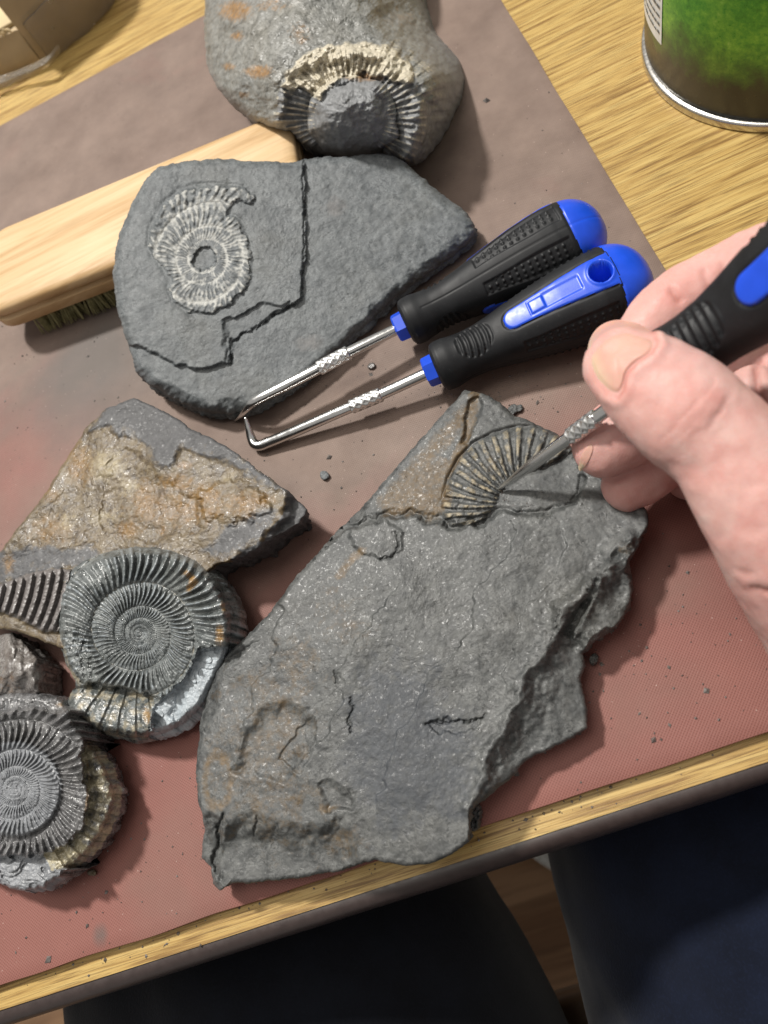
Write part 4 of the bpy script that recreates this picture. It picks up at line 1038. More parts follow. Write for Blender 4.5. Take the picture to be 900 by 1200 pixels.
    q = np.vstack([q, capa, capb])[:, ::-1]
    ip = np.r_[(blue_pan & ~butt).ravel(), False, False][q].mean(1) > 0.5; ib = np.r_[butt.ravel(), False, True][q].mean(1) > 0.5
    ip &= ~ib
    g = fast_mesh('rubber_grip', V, q[~ip & ~ib], M_rub, root)
    cen = np.r_[np.abs(PH).ravel() < math.pi / 2, True, True][q].mean(1) > 0.5
    fast_mesh('inlay', V, q[ip & cen], M_blue, root); fast_mesh('inlay', V, q[ip & ~cen], M_blue, root)
    fast_mesh('end_cap', V, q[ib], M_blue, root)
    # hexagonal collar
    a6 = np.linspace(0, 2 * math.pi, 6, endpoint=False); rows = []
    for s, r in ((-0.0046, 0.0040), (-0.0044, 0.0052), (-0.0038, 0.0058), (-0.0004, 0.0060), (0.0006, 0.0060)):
        for aa in a6: rows.append(c0 + ax * s * gr + (pn * math.cos(aa) + sd * math.sin(aa)) * r * gr)
    Vc = np.array(rows); qc = grid_quads(5, 6)
    Vc = np.vstack([Vc, c0 - ax * 0.0046 * gr]); qc = np.vstack([qc, [[30, 2, 1, 0], [30, 4, 3, 2], [30, 0, 5, 4]]])[:, ::-1]
    fast_mesh('collar', Vc, qc, M_blue, root, False)
def knurl(root, p0, p1, r):
    d = p1 - p0
    pts = np.array([p0 + d * s for s in np.linspace(0, 1, 60)])
    rr = np.full(60, r) * np.r_[0.86, 0.95, np.ones(56), 0.95, 0.86]
    v, q = tube_verts(pts, rr, None, 48, (0.3, 0.2, 1), lambda s, a: 1 + 0.11 * np.clip(np.maximum(np.cos(6 * a + 26 * s), 0.8 * np.cos(6 * a - 26 * s)), -0.3, 1))
    fast_mesh('knurl', v, q, M_knurl, root)
UPV = np.array([0, 0, 1.0])
def lying_pick(collar_px, butt_px, zc, zb, panel_px, shaft_pts, kn, label):
    c0 = P(*collar_px, zc); e = P(*butt_px, zb); ax = e - c0; L = np.linalg.norm(ax); ax /= L
    root = empty('hook_pick', c0 * np.array([1, 1, 0]), label, 'pick', 'blue and black picks')
    pn = np.asarray(panel_px, float)
    side = np.cross(UPV, ax); side /= np.linalg.norm(side)
    handle(root, c0, ax, UPV * pn[0] + side * pn[1], L, L / 0.0925 * 1.10)
    pts = np.vstack([[c0 + ax * 0.004], shaft_pts])
    return root, c0, ax
# nearer lying pick: right-angled hook
c0 = P(508, 433, 0.0115)
k0, k1 = P(447, 462, 0.0090), P(411, 477, 0.0080)
root, c0, ax = lying_pick((511, 432), (762, 318), 0.0125, 0.0150, (0.97, -0.12), [k0], None, 'blue and black pick with right-angled hook, lying nearest the large shale slab')
ctrl = np.array([c0 + ax * 0.004, P(497, 439, 0.0110), k0, k1, P(340, 508, 0.0046), P(316, 518, 0.0034), P(305, 522, 0.0031), P(298, 520, 0.0036), P(294, 512, 0.0050), P(291, 501, 0.0075), P(287.5, 489, 0.0105)])
pts = crom(ctrl, 90); rad = np.interp(np.linspace(0, 10, 90), [0, 5, 7, 8, 9, 10], [.0022, .0022, .0021, .0018, .0014, .0006])
v, q = tube_verts(pts, rad, None, 20); fast_mesh('shaft', v, q, M_chrome, root); knurl(root, k0, k1, 0.00260)
# farther lying pick: short angled tip resting on the rim of the slate slab
k0, k1 = P(409, 413, 0.0150), P(373, 432, 0.0152)
root, c0, ax = lying_pick((475, 380), (707, 262), 0.0132, 0.0150, (0.34, 0.94), [k0], None, 'blue and black pick lying against the blue-grey slab, dotted black side of its grip up')
ctrl = np.array([c0 + ax * 0.004, P(462, 387, 0.0136), k0, k1, P(340, 449, 0.0150), P(322, 458, 0.0148), P(306, 466, 0.0146), P(296, 472, 0.0138), P(289, 479, 0.0110), P(283, 486, 0.0070), P(275, 493, 0.0016)])
pts = crom(ctrl, 90); rad = np.interp(np.linspace(0, 10, 90), [0, 4, 5, 7, 8, 9, 10], [.0022, .0022, .0020, .0018, .0015, .0011, .0004])
v, q = tube_verts(pts, rad, None, 20); fast_mesh('shaft', v, q, M_chrome, root); knurl(root, k0, k1, 0.00260)
# the pick in the hand
TIP = P(583, 574, 0.0146); HB = PD(836, 389, 0.183)
hax = HB - TIP; DT = np.linalg.norm(hax); hax /= DT
HC = TIP + hax * (DT - 0.0185)                    # front face of the grip
root = empty('straight_pick', TIP, 'blue and black pick with straight pointed shaft, held in the hand', 'pick', 'blue and black picks')
tocam = np.array([0, 0, CAM_H]) - HB; tocam /= np.linalg.norm(tocam)
sdv = np.cross(hax, tocam)
handle(root, HC, hax, tocam * 0.93 - sdv * 0.30, 0.0925, 0.97)
pts = np.array([TIP + hax * s for s in np.linspace(0, DT - 0.016, 60)])
rad = np.interp(np.linspace(0, DT - 0.016, 60), [0, 0.003, 0.012, 0.020, 0.1], [.0003, .0007, .0014, .0019, .0020])
v, q = tube_verts(pts, rad, None, 24); fast_mesh('shaft', v, q, M_chrome, root)
knurl(root, TIP + hax * 0.0380, TIP + hax * 0.0500, 0.0024)

# ================================================================== TIN
def can_mat():
    m, nt, b = new_mat('green_printed_label'); t = NT(nt); co = t.coord()
    s = t.n('ShaderNodeSeparateXYZ'); t.l.new(co, s.inputs[0])
    n1 = t.noise(co, 60, 6, 0.7); n2 = t.noise(co, 420, 5, 0.75)
    g = t.ramp(t.math('ADD', t.math('MULTIPLY', n1, 0.6), t.math('MULTIPLY', n2, 0.4)), [(0.34, (0.035, 0.17, 0.02)), (0.48, (0.085, 0.36, 0.035)), (0.58, (0.20, 0.52, 0.05)), (0.70, (0.42, 0.70, 0.16))])
    fade = t.rng(t.math('ADD', s.outputs[2], t.math('MULTIPLY', t.math('SUBTRACT', n1, 0.5), 0.030)), 0.012, 0.034, 0, 1)
    t.set(b.inputs['Base Color'], t.mix(fade, (0.020, 0.024, 0.019), g))
    t.set(b.inputs['Roughness'], t.rng(n2, 0.3, 0.7, 0.26, 0.36)); return m
def build_tin():
    cx, cy, R_ = 0.1774, 0.2646, 0.0570; H = 0.120
    root = empty('tin', (cx, cy, WOOD_Z), 'green printed round tin with bare metal rim, standing on the oak table', 'tin')
    def lathe(name, prof, mat, n=160, parent=root, a0=0.0, a1=2 * math.pi):
        full = abs(a1 - a0 - 2 * math.pi) < 1e-6
        a = np.linspace(a0, a1, n, endpoint=not full)
        V = np.concatenate([np.stack([cx + r * np.cos(a), cy + r * np.sin(a), np.full(n, WOOD_Z + z)], 1) for r, z in prof])
        return fast_mesh(name, V, grid_quads(len(prof), n, full), mat, parent, True, None, 50)
    M_tin = simple_mat('tin_metal', (0.62, 0.60, 0.56), 0.28, 1.0, 0.12, 300)
    lathe('bottom_rim', [(0.0, 0.0012), (R_ - 0.003, 0.0012), (R_ - 0.0022, 0.0), (R_ + 0.0004, 0.0), (R_ + 0.0013, 0.0006), (R_ + 0.0014, 0.0030), (R_ + 0.0008, 0.0039), (R_ - 0.0006, 0.0041)], M_tin)
    body = lathe('body', [(R_ - 0.0006, 0.0040), (R_ - 0.0004, 0.0052), (R_, 0.0062), (R_, 0.06), (R_, H)], can_mat(), 200)
    lathe('lid', [(R_ + 0.0001, H - 0.0005), (R_ + 0.0015, H), (R_ + 0.0015, H + 0.003), (R_ - 0.001, H + 0.0035), (R_ - 0.002, H + 0.001), (0.0, H + 0.001)], M_tin)
    # white information panel with fine print: rows of thin dark lines, left flank
    M_white = simple_mat('white_label_panel', (0.74, 0.75, 0.73), 0.35)
    M_print = simple_mat('dark_fine_print', (0.10, 0.11, 0.11), 0.5)
    pix = P(767, 40, 0.03); az1 = math.atan2(-0.0480, -0.030)
    a1 = math.radians(184.0); a0 = math.radians(140.0); zb = 0.0220
    lathe('label_panel', [(R_ + 0.0002, zb), (R_ + 0.0002, H - 0.004)], M_white, 60, root, a0, a1)
    V, Q, k = [], [], 0
    for i in range(26):
        z = zb + 0.004 + i * 0.0034
        p = a1 - math.radians(1.6)
        while p > a0 + 0.05:
            ln = rng.uniform(0.02, 0.07)
            a = np.linspace(p - ln, p, 5); hgt = rng.uniform(0.0008, 0.0013)
            for dz in (0, hgt): V.append(np.stack([cx + (R_ + 0.0004) * np.cos(a), cy + (R_ + 0.0004) * np.sin(a), np.full(5, WOOD_Z + z + dz)], 1))
            Q.append(grid_quads(2, 5, False) + k); k += 10
            p -= ln + 0.015
    fast_mesh('fine_print', np.vstack(V), np.vstack(Q), M_print, root, False)
build_tin()

# ================================================================== CARDBOARD BOX
def build_box():
    M_card = simple_mat('brown_cardboard', (0.40, 0.31, 0.19), 0.75, 0, 0.18, 45, 0.2, 300, 0.0005)
    M_cream = simple_mat('pale_card_inside', (0.62, 0.50, 0.30), 0.8, 0, 0.12, 60)
    M_dark = simple_mat('corrugation_shadow_board', (0.16, 0.115, 0.07), 0.85, 0, 0.2, 100)
    m, nt, b = new_mat('clear_parcel_tape'); t = NT(nt)
    b.inputs['Base Color'].default_value = (0.90, 0.86, 0.78, 1); b.inputs['Transmission Weight'].default_value = 0.92; b.inputs['IOR'].default_value = 1.25
    t.set(b.inputs['Roughness'], t.rng(t.noise(t.coord(), 90, 4), 0.3, 0.7, 0.08, 0.3))
    t.set(b.inputs['Normal'], t.bump(t.noise(t.coord((1, 1, 1)), 70, 4, 0.6, 1.0), 0.6, 0.003)); M_tape = m
    root = empty('cardboard_box', (-0.18, 0.56, WOOD_Z), 'torn brown cardboard box with clear tape, on the oak table behind the brush', 'box')
    z0 = WOOD_Z
    def wall(name, pts, zlo, zhi, mat, th=0.004, rag=0.0, n=60, bow=0.0):
        p = crom(np.array(pts, float), n); T = np.gradient(p, axis=0); T /= np.linalg.norm(T, axis=1)[:, None]; N_ = np.stack([T[:, 1], -T[:, 0]], 1)
        rows = []
        for s in np.linspace(0, 1, 9):
            zz = zlo + (zhi - zlo) * s + (rag * noise(p[:, 0] * 300, p[:, 1] * 300, 2.0) * (s == 1)); o = bow * math.sin(math.pi * s) + 0.0006 * noise(p[:, 0] * 60, s * 2.0, 1.0)
            rows.append(np.column_stack([p + N_ * (o if np.ndim(o) == 0 else o[:, None]), zz]))
        for s in np.linspace(1, 0, 9):
            zz = zlo + (zhi - zlo) * s + (rag * noise(p[:, 0] * 300, p[:, 1] * 300, 2.0) * (s == 1))
            rows.append(np.column_stack([p - N_ * th, zz]))
        V = np.concatenate(rows); return fast_mesh(name, V, grid_quads(len(rows), n, False), mat, root, True, None, 40)
    A = (-0.1623, 0.5007); B = (-0.1207, 0.5157); Lf = (-0.30, 0.528)
    wall('front_panel', [Lf, (-0.23, 0.5142), A], z0, z0 + 0.0235, M_card, 0.004, 0.0008, 80, 0.0012)
    wall('side_panel', [A, (-0.142, 0.5075), B, (-0.1085, 0.528), (-0.108, 0.56), (-0.112, 0.66)], z0, z0 + 0.055, M_card, 0.003, 0.0012, 80, 0.002)
    # torn corrugated rim along the front panel
    rim = np.array([Lf, (-0.23, 0.5142), (-0.166, 0.5015)]); p = crom(rim, 160); ph = np.arange(160)
    V = []
    for k_, (dy, dz) in enumerate(((0.0006, 0.0), (0.0006, 0.0022), (0.0016, 0.0026))):
        V.append(np.column_stack([p[:, 0], p[:, 1] + dy + 0.0011 * np.sin(ph * 0.9), np.full(160, z0 + 0.0230) + dz + 0.0007 * rng.normal(size=160) * (k_ > 0)]))
    fast_mesh('corrugated_rim', np.concatenate(V), grid_quads(3, 160, False), M_cream, root, False)
    # folded lid flap behind the rim and the tall rear of the box
    me = box_mesh('lid_flap', (-0.30, 0.0, 0.0), (-0.135, 0.075, 0.003), M_cream, None, 0.0008)
    bpy.data.objects.remove(me) if False else None
    me.data.transform(Matrix.Translation((0, 0.512, z0 + 0.0205)) @ Matrix.Rotation(math.radians(8), 4, 'X')); me.parent = root; me.matrix_parent_inverse = Matrix.Translation(-root.location)
    box_mesh('rear_body', (-0.31, 0.572, z0), (-0.116, 0.74, z0 + 0.085), M_card, root, 0.0015)
    # tape film: wrapped over the corner with a loose flap on the table
    def film(pts, name='tape'):
        g = np.array(pts, float); nr, nc = g.shape[:2]
        rows = np.stack([crom(g[i], 30) for i in range(nr)]); full = np.stack([crom(rows[:, j], 24) for j in range(30)], 1)
        full = full + 0.0006 * np.stack([noise(full[..., 0] * 130, full[..., 1] * 130, 1.0), noise(full[..., 0] * 130, full[..., 1] * 130, 5.0), noise(full[..., 0] * 110, full[..., 1] * 110, 9.0)], -1)
        o = fast_mesh(name, full.reshape(-1, 3), grid_quads(24, 30, False), M_tape, root)
        md = o.modifiers.new('thickness', 'SOLIDIFY'); md.thickness = 0.00012
        return o
    zt = z0 + 0.017
    film([[P(-20, 112, 0.0), P(20, 96, 0.001), P(50, 84, 0.002), P(72, 62, 0.002)], [P(-20, 104, 0.003), P(20, 88, 0.004), P(52, 76, 0.006), P(70, 57, 0.005)], [P(-20, 94, 0.005), P(20, 82, 0.0045), P(52, 68, 0.007), P(68, 52, 0.007)]])
    film([[(-0.158, 0.500, z0 + 0.0006), (-0.140, 0.5055, z0 + 0.0006), (-0.121, 0.513, z0 + 0.0006), (-0.106, 0.527, z0 + 0.001)], [(-0.157, 0.4985, z0 + 0.012), (-0.139, 0.504, z0 + 0.012), (-0.119, 0.512, z0 + 0.013), (-0.1045, 0.528, z0 + 0.014)], [(-0.157, 0.4985, z0 + 0.026), (-0.139, 0.504, z0 + 0.028), (-0.119, 0.512, z0 + 0.030), (-0.103, 0.529, z0 + 0.031)]])
build_box()

# ================================================================== PERSON
def skin_mat():
    m, nt, b = new_mat('skin'); t = NT(nt); co = t.coord()
    r_, g_, b_, a_ = t.mask()
    blot = t.noise(co, 75, 5, 0.6); fine = t.noise(co, 900, 4, 0.6)
    col = t.ramp(blot, [(0.28, (0.60, 0.335, 0.30)), (0.5, (0.65, 0.40, 0.36)), (0.72, (0.68, 0.465, 0.42))])
    mot = t.rng(t.noise(co, 170, 5, 0.7), 0.42, 0.62, 0.0, 0.24); col = t.mix(mot, col, (0.60, 0.27, 0.235))
    col = t.mix(t.math('MULTIPLY', r_, 0.85), col, (0.56, 0.22, 0.19))
    col = t.mix(t.rng(fine, 0.4, 0.7, 0, 0.14), col, (0.52, 0.26, 0.21))
    col = t.mix(t.math('MULTIPLY', g_, 0.6), col, (0.40, 0.14, 0.11))
    t.set(b.inputs['Base Color'], col)
    b.inputs['Subsurface Weight'].default_value = 0.22; b.inputs['Subsurface Radius'].default_value = (1.0, 0.35, 0.2); b.inputs['Subsurface Scale'].default_value = 0.0025
    t.set(b.inputs['Roughness'], t.rng(fine, 0.3, 0.7, 0.46, 0.6)); b.inputs['Specular IOR Level'].default_value = 0.4
    nb = t.bump(t.vor(co, 1300, 'DISTANCE_TO_EDGE'), 0.5, 0.00016); nb = t.bump(t.noise(co, 380, 4, 0.6), 0.16, 0.0006, nb)
    t.set(b.inputs['Normal'], nb); return m
M_skin = skin_mat()
def nail_mat():
    m, nt, b = new_mat('fingernail'); t = NT(nt); co = t.coord()
    r_, g_, b_, a_ = t.mask()
    col = t.mix(r_, t.ramp(t.noise(co, 160, 3), [(0.3, (0.55, 0.30, 0.24)), (0.7, (0.60, 0.36, 0.29))]), (0.66, 0.53, 0.36))
    t.set(b.inputs['Base Color'], col); b.inputs['Roughness'].default_value = 0.46; b.inputs['Specular IOR Level'].default_value = 0.35
    b.inputs['Subsurface Weight'].default_value = 0.15; b.inputs['Subsurface Scale'].default_value = 0.001
    t.set(b.inputs['Normal'], t.bump(t.noise(t.coord((900, 900, 900)), 1.0, 2), 0.08, 0.0002)); return m
M_nail = nail_mat()
person = empty('person', (0.05, -0.25, FLOOR_Z), 'person in dark navy trousers seated at the table, hand gripping the straight pick', 'person')
def limb(st, n=60, sides=32, ref=None, cap=True):
    """st rows: px, py, depth, half width (m), half thickness (m)"""
    st = np.asarray(st, float)
    c = np.column_stack([PD(st[:, 0], st[:, 1], st[:, 2]), st[:, 3], st[:, 4]])
    # round the free end
    s = crom(c, n)
    mid = np.array([0, 0, CAM_H]) - s[n // 2, :3]
    ds = np.r_[0, np.cumsum(np.linalg.norm(np.diff(s[:, :3], axis=0), axis=1))]
    return s, ds, mid / np.linalg.norm(mid)
def limb_mesh(st, round_start=True, n=70, sides=32):
    s, ds, ref = limb(st, n)
    if round_start:
        # hemispherical tip: extra stations before the first
        r0, t0 = s[0, 3], s[0, 4]; d = s[0, :3] - s[1, :3]; d /= np.linalg.norm(d)
        ext = []
        for a in np.linspace(88, 12, 9):
            a = math.radians(a); ext.append(np.r_[s[0, :3] + d * r0 * 0.85 * math.sin(a), max(r0 * math.cos(a), 0.0003), max(t0 * math.cos(a), 0.0003)])
        s = np.vstack([ext, s])
    return tube_verts(s[:, :3], s[:, 3], s[:, 4], sides, ref)
mmf = 0.001
THUMB = [(722, 421, .1855, 8.9, 6.6), (742, 436, .1825, 10.7, 8.2), (764, 452, .1800, 12.0, 9.4), (786, 470, .1785, 12.9, 10.2), (808, 488, .1772, 13.1, 10.6), (833, 509, .1765, 12.8, 10.4), (860, 538, .1755, 13.2, 11.0),
         (892, 581, .1750, 15.0, 13.0), (930, 632, .1760, 17.2, 16.0), (980, 692, .1800, 20.5, 19.0), (1045, 770, .1850, 24.0, 19.0), (1110, 870, .1880, 25.0, 20.0), (1250, 1130, .1950, 30.0, 24.0), (1500, 1480, .2150, 38.0, 33.0)]
INDEX = [(752, 404, .2085, 8.0, 7.6), (764, 386, .2085, 8.8, 8.2), (780, 369, .2080, 9.2, 8.6), (802, 352, .2075, 9.6, 8.8), (830, 337, .2065, 9.4, 9.0), (862, 322, .2055, 9.6, 9.4), (905, 306, .2050, 10.4, 10.2), (960, 300, .2060, 11.0, 11.0), (1020, 330, .2090, 12.5, 12.0), (1060, 430, .2130, 14.0, 13.0), (1092, 600, .2100, 15.5, 14), (1100, 760, .2010, 17, 15), (1098, 880, .1940, 15, 14), (1120, 940, .1930, 9, 9)]
MIDDLE = [(704, 527, .2300, 9.4, 8.6), (722, 513, .2280, 10.8, 9.4), (748, 496, .2260, 11.2, 9.6), (785, 474, .2250, 11.2, 9.8), (830, 455, .2240, 10.8, 10.0), (880, 440, .2230, 10.8, 10.2), (940, 425, .2220, 11.5, 11.0), (1010, 470, .2200, 13, 12), (1060, 620, .2120, 15, 13), (1075, 780, .2020, 16, 14), (1090, 890, .1950, 12, 11)]
RING = [(731, 572, .2390, 7.8, 7.6), (750, 559, .2380, 9.1, 8.8), (778, 538, .2370, 9.4, 9.2), (815, 515, .2360, 9.4, 9.2), (860, 495, .2340, 9.6, 9.6), (920, 490, .2300, 10.5, 10.5), (990, 540, .2250, 12, 12), (1040, 680, .2130, 14, 13), (1065, 810, .2030, 14, 13), (1085, 890, .1960, 11, 10)]
PINKY = [(802, 562, .2480, 7.0, 7.0), (825, 552, .2470, 8.0, 7.8), (860, 540, .2450, 8.2, 8.0), (910, 540, .2400, 9.0, 9.0), (970, 600, .2300, 11, 11), (1035, 740, .2140, 12.5, 12), (1065, 850, .2030, 12, 11), (1090, 910, .1960, 9, 9)]
PALM = [(905, 440, .2130, 9.0, 7.0), (935, 475, .2140, 14.0, 9.0), (975, 545, .2120, 20.0, 12.0), (1010, 640, .2060, 24.0, 15.0), (1050, 760, .1990, 25.0, 16.0), (1085, 870, .1930, 24.0, 17.0), (1130, 960, .1930, 16.0, 12.0)]
WEB = [(880, 452, .2080, 6.5, 6.0), (905, 500, .2030, 10.0, 8.0), (935, 570, .1950, 14.0, 11.0), (965, 660, .1880, 18.0, 14.0)]
parts = []
for st in (THUMB, INDEX, MIDDLE, RING, PINKY, PALM, WEB):
    st = np.array(st, float); st[:, 3:] *= mmf
    parts.append(limb_mesh(st))
v, q = merge(parts)
tmp = fast_mesh('hand_tmp', v, q, None)
md = tmp.modifiers.new('r', 'REMESH'); md.mode = 'VOXEL'; md.voxel_size = 0.00085; md.use_smooth_shade = True
md = tmp.modifiers.new('s', 'SMOOTH'); md.factor = 0.5; md.iterations = 4
dg = bpy.context.evaluated_depsgraph_get(); ev = tmp.evaluated_get(dg); hm = bpy.data.meshes.new_from_object(ev)
bpy.data.objects.remove(tmp)
n = len(hm.vertices); co = np.empty(n * 3, np.float32); hm.vertices.foreach_get('co', co); co = co.reshape(-1, 3).astype(float)
no = np.empty(n * 3, np.float32); hm.vertices.foreach_get('normal', no); no = no.reshape(-1, 3).astype(float)
cc = (co - np.array([0, 0, CAM_H])) @ BASIS; pu = cc[:, 0] / cc[:, 2] * F + 450; pv = cc[:, 1] / cc[:, 2] * F + 600; dep = cc[:, 2]
near = sstep(0.196, 0.186, dep); facing = np.clip(-(no @ BASIS)[:, 2] * 1.6, 0, 1)
disp = np.zeros(n)
cr = np.zeros(n)
for ln, wd, dp, lay in (([(773, 516), (790, 500), (812, 476), (838, 446)], 1.9, 0.00026, 0), ([(786, 520), (806, 502), (826, 478)], 1.6, 0.00010, 0), ([(806, 514), (832, 500), (852, 470)], 1.9, 0.00022, 0), ([(832, 498), (846, 478), (860, 462)], 2.0, 0.00015, 0),
                        ([(852, 680), (872, 690), (905, 694)], 4.0, 0.0008, 0), ([(846, 668), (880, 672)], 3.5, 0.0004, 0), ([(786, 340), (797, 352)], 4.0, 0.0009, 1), ([(822, 318), (832, 345)], 3.0, 0.0005, 1), ([(846, 310), (850, 330)], 3.0, 0.0004, 1), ([(889, 425), (888, 452), (898, 475)], 5.0, 0.0014, 1)):
    uu, vv = wob(pu, pv, 2.5, 16, 1.0)
    g = np.exp(-(ldist(uu, vv, ln) / wd) ** 2) * (near if lay == 0 else 1 - near) * facing
    disp -= dp * g; cr = np.maximum(cr, g * min(1, dp / 0.0008))
# bulge of knuckle, pad of thumb
disp += 0.00025 * fbm(co[:, 0] * 160, co[:, 1] * 160, co[:, 2] * 160, 3)
disp += 0.0003 * fbm(co[:, 0] * 55, co[:, 1] * 55, co[:, 2] * 55, 2)
NAILP = [(688, 404), (690, 424), (698, 444), (712, 459), (724, 466), (730, 456), (733, 438), (746, 424), (764, 414), (770, 404), (766, 391), (752, 380), (732, 374), (712, 376), (697, 386)]
dn = sdist(pu, pv, NAILP); prox = sstep(-25, 15, (pu - 722) * 0.8 + (pv - 414) * 0.35)
disp += near * (0.0006 * np.exp(-((dn - 7) / 6) ** 2) * prox - 0.0005 * sstep(1, -3, dn) - 0.0003 * np.exp(-(dn / 2.0) ** 2))
cr = np.maximum(cr, 1.0 * near * np.exp(-((dn - 1) / 2.4) ** 2) * (0.35 + 0.65 * prox))
co2 = co + no * disp[:, None]
hm.vertices.foreach_set('co', co2.astype(np.float32).ravel())
red = 0.25 * near * sstep(-0.1, 0.5, fbm(pu / 34, pv / 34, 6.0, 3)) + 0.40 * blob(pu, pv, 806, 486, 40, 30, -45) + 0.42 * (1 - near) * sstep(0.200, 0.232, dep) + 0.6 * (1 - near) * blob(pu, pv, 800, 335, 75, 40, -30) + 0.3 * blob(pu, pv, 890, 640, 40, 50) + 0.35 * blob(pu, pv, 740, 460, 22, 22) * near
ca = hm.color_attributes.new('mask', 'FLOAT_COLOR', 'POINT')
ca.data.foreach_set('color', np.column_stack([np.clip(red + 0.2 * fbm(pu / 26, pv / 26, 1.0, 2), 0, 1), cr, 0 * red, 0 * red + 1]).astype(np.float32).ravel())
for p_ in hm.polygons: p_.use_smooth = True
hm.materials.clear(); hm.materials.append(M_skin); hm.update()
hm.name = 'hand'; hand = bpy.data.objects.new('hand', hm); link(hand, person)
# nails lie on the finished skin
from mathutils.bvhtree import BVHTree
bm_v = [Vector(c) for c in co2]; polys = [tuple(p_.vertices) for p_ in hm.polygons]
bvh = BVHTree.FromPolygons(bm_v, polys)
def nail(poly, center, lift, tipdir, n=120, m=26):
    o = ring_outline(poly, n, 2, 0); c = np.array(center, float); s = np.r_[0.02, np.linspace(0, 1, m)[1:]]
    uv = c + s[:, None, None] * (o - c)[None]; C = Vector((0, 0, CAM_H)); V = np.zeros((m, n, 3)); last = None
    dirs = rays(uv[..., 0], uv[..., 1])
    D = np.zeros((m, n))
    for i in range(m):
        for j in range(n):
            d = Vector(dirs[i, j]).normalized(); hit = bvh.ray_cast(C, d)
            D[i, j] = hit[3] if hit[0] is not None else np.nan
    D = np.where(np.isnan(D), np.nanmax(D), D)
    # a nail is a smooth shell: low-pass the skin under it
    for _ in range(12):
        D = 0.5 * D + 0.25 * (np.roll(D, 1, 1) + np.roll(D, -1, 1)); D[1:-1] = 0.5 * D[1:-1] + 0.25 * (D[:-2] + D[2:])
    edge = sstep(0.80, 1.0, s)[:, None]
    D = D - lift * (1 - edge) + 0.0003 * edge
    nd = dirs / np.linalg.norm(dirs, axis=-1)[..., None]
    V = nd * D[..., None] + np.array([0, 0, CAM_H])
    q = grid_quads(m, n); k = m * n; Vf = np.vstack([V.reshape(-1, 3), V[0].mean(0)]); j = np.arange(0, n, 2)
    q = np.vstack([q, np.stack([np.full_like(j, k), (j + 2) % n, (j + 1) % n, j], -1)])
    td = np.array(tipdir, float); td /= np.linalg.norm(td); pr = ((uv - c) @ td); mx = np.abs(pr).max()
    free = sstep(0.25, 0.8, pr / mx)
    mk = np.zeros((k + 1, 4)); mk[:k, 0] = free.ravel(); mk[:, 3] = 1
    a_, b_, c_ = Vf[q[200][0]], Vf[q[200][1]], Vf[q[200][2]]
    if np.cross(b_ - a_, c_ - a_).dot(np.array([0, 0, CAM_H]) - a_) < 0: q = q[:, ::-1]
    return fast_mesh('fingernail', Vf, q, M_nail, hand, True, mk)
nail(NAILP, (722, 414), 0.0006, (-0.75, 0.3))
nail([(677, 546), (680, 534), (687, 523), (694, 517), (697, 524), (692, 537), (685, 550), (679, 553)], (687, 536), 0.0003, (-0.6, 0.7))

# trousers: two legs, thigh forward under the table and down at the knee
def denim(name, c):
    m, nt, b = new_mat(name); t = NT(nt); co = t.coord()
    n = t.noise(co, 60, 5); f = t.noise(t.coord((900, 900, 1800)), 1.0, 3)
    col = t.ramp(n, [(0.3, tuple(x * 0.7 for x in c)), (0.7, tuple(x * 1.25 for x in c))])
    col = t.mix(t.rng(f, 0.5, 0.75, 0, 0.35), col, tuple(min(1, x * 2.2) for x in c))
    t.set(b.inputs['Base Color'], col); b.inputs['Roughness'].default_value = 0.9; b.inputs['Specular IOR Level'].default_value = 0.15
    b.inputs['Sheen Weight'].default_value = 0.15
    t.set(b.inputs['Normal'], t.bump(f, 0.4, 0.0004)); return m
M_navy = denim('navy_cloth', (0.0042, 0.0068, 0.017))
M_navy2 = denim('shaded_leg_and_torso_cloth', (0.0035, 0.0045, 0.008))  # left leg's navy darkened to paint in its shade; torso shares it
def leg(pts, rx, mat, seed):
    c = crom(np.column_stack([np.array(pts), rx]), 120)
    v, q = tube_verts(c[:, :3], c[:, 3], c[:, 3] * 0.92, 72, (0, 0.2, 1))
    d = fbm(v[:, 0] * 14 + seed, v[:, 1] * 9, v[:, 2] * 14, 3) * 0.004 + 0.0025 * ridged(v[:, 0] * 16 + v[:, 1] * 8 + seed, v[:, 1] * 5, v[:, 2] * 9, 2)
    k = np.repeat(c[:, :3], 72, 0); k = np.vstack([k, c[0, :3], c[-1, :3]]); nrm = v - k; nrm /= np.linalg.norm(nrm, axis=1)[:, None] + 1e-9
    return fast_mesh('trouser_leg', v + nrm * d[:, None], q, mat, person)
leg([(0.030, -0.50, -0.165), (0.036, -0.30, -0.155), (0.045, -0.05, -0.150), (0.056, 0.10, -0.155), (0.045, 0.18, -0.185), (0.045, 0.215, -0.28), (0.045, 0.20, -0.50), (0.045, 0.19, -0.70)], [.105, .102, .094, .085, .078, .070, .062, .055], M_navy, 1.0)
leg([(-0.085, -0.50, -0.165), (-0.130, -0.30, -0.158), (-0.178, -0.05, -0.152), (-0.205, 0.10, -0.157), (-0.222, 0.18, -0.185), (-0.23, 0.215, -0.28), (-0.23, 0.20, -0.50), (-0.23, 0.19, -0.70)], [.105, .106, .106, .092, .082, .072, .062, .055], M_navy2, 6.0)

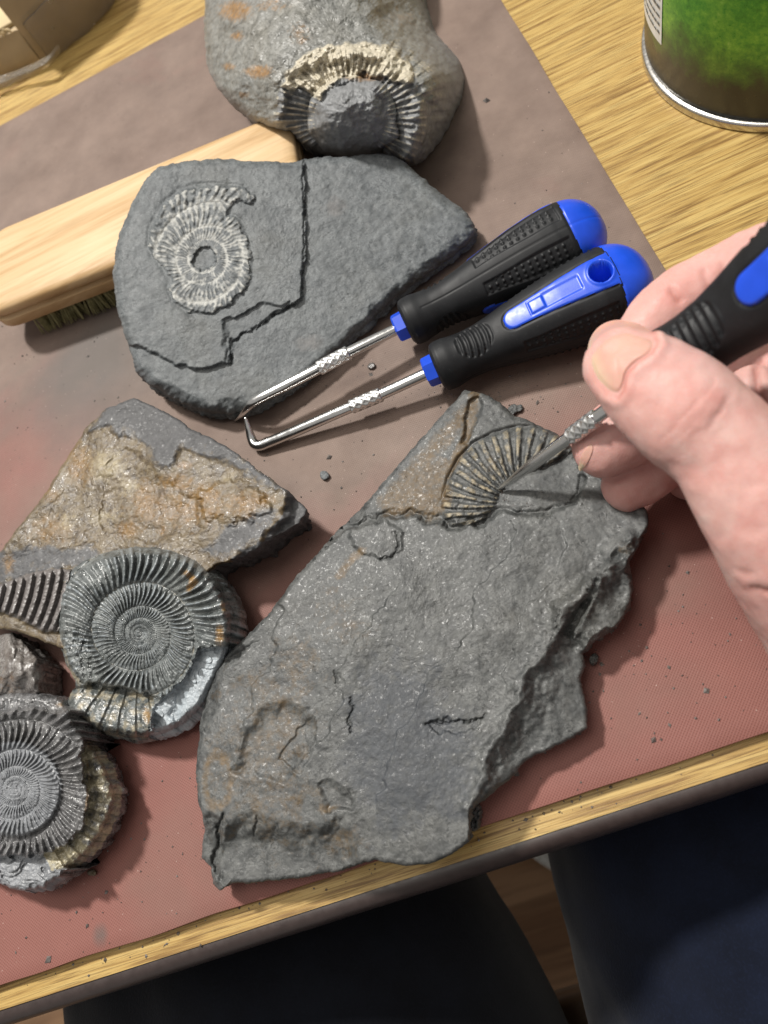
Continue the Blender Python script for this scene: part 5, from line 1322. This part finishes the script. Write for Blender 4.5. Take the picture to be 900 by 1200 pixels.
torso_c = crom(np.array([(-0.03, -0.46, -0.22, .19), (-0.03, -0.47, -0.10, .18), (-0.03, -0.45, 0.08, .165), (-0.03, -0.43, 0.26, .175), (-0.03, -0.42, 0.36, .15), (-0.03, -0.41, 0.42, .07)]), 60)
v, q = tube_verts(torso_c[:, :3], torso_c[:, 3], torso_c[:, 3] * 0.68, 64, (0, 1, 0))
v += 0.004 * np.stack([noise(v[:, 0] * 12, v[:, 1] * 12, v[:, 2] * 9), noise(v[:, 0] * 12, v[:, 1] * 12, v[:, 2] * 9 + 5), 0 * v[:, 0]], 1)
fast_mesh('unseen_torso', v, q, M_navy2, person)  # unseen torso behind the lens, added to block room light from the front

# chair under the person
M_chair = simple_mat('brown_chair_wood', (0.16, 0.095, 0.05), 0.5, 0, 0.25, 40)
yF = float(P(650, 1168, -0.262)[1])
chair = empty('chair', (-0.04, yF - 0.2, FLOOR_Z), 'brown wooden chair under the seated person in navy trousers', 'chair')
box_mesh('seat', (-0.27, yF - 0.42, -0.292), (0.20, yF, -0.262), M_chair, chair, 0.006)
for lx in (-0.25, 0.18):
    for ly in (yF - 0.40, yF - 0.03): box_mesh('leg', (lx - 0.018, ly - 0.018, FLOOR_Z), (lx + 0.018, ly + 0.018, -0.2925), M_chair, chair, 0.004)
box_mesh('backrest', (-0.24, yF - 0.60, 0.0), (0.17, yF - 0.575, 0.22), M_chair, chair, 0.008)
for lx in (-0.22, 0.15): box_mesh('back_post', (lx - 0.015, yF - 0.5745, -0.29), (lx + 0.015, yF - 0.545, 0.20), M_chair, chair, 0.004)

# light rug glimpsed on the floor between the knees
ra, rb_ = P(618, 1002, FLOOR_Z + 0.01), P(664, 1032, FLOOR_Z + 0.01)
dr = (rb_ - ra)[:2]; dr /= np.linalg.norm(dr); nr_ = np.array([-dr[1], dr[0]])
rc = (ra + rb_)[:2] / 2 + nr_ * 0.34 * (1 if nr_[1] > 0 else -1)
def rug_mesh():
    a = np.linspace(0, 2 * math.pi, 80, endpoint=False); rows = []
    for r, z in ((0.002, 0.012), (0.3, 0.012), (0.335, 0.011), (0.34, 0.006), (0.34, 0.0)): rows.append(np.stack([rc[0] + r * np.cos(a), rc[1] + r * np.sin(a), np.full(80, FLOOR_Z + z) + 0.001 * noise(np.cos(a) * 9, np.sin(a) * 9)], 1))
    V = np.concatenate(rows); V = np.vstack([V, [rc[0], rc[1], FLOOR_Z + 0.012]]); j = np.arange(0, 80, 2)
    q = np.vstack([grid_quads(5, 80)[:, ::-1], np.stack([np.full_like(j, 400), j, j + 1, (j + 2) % 80], -1)])
    tag(fast_mesh('rug', V, q, M_rug), 'light grey round rug on the floor, glimpsed between the knees', 'rug')
rug_mesh()
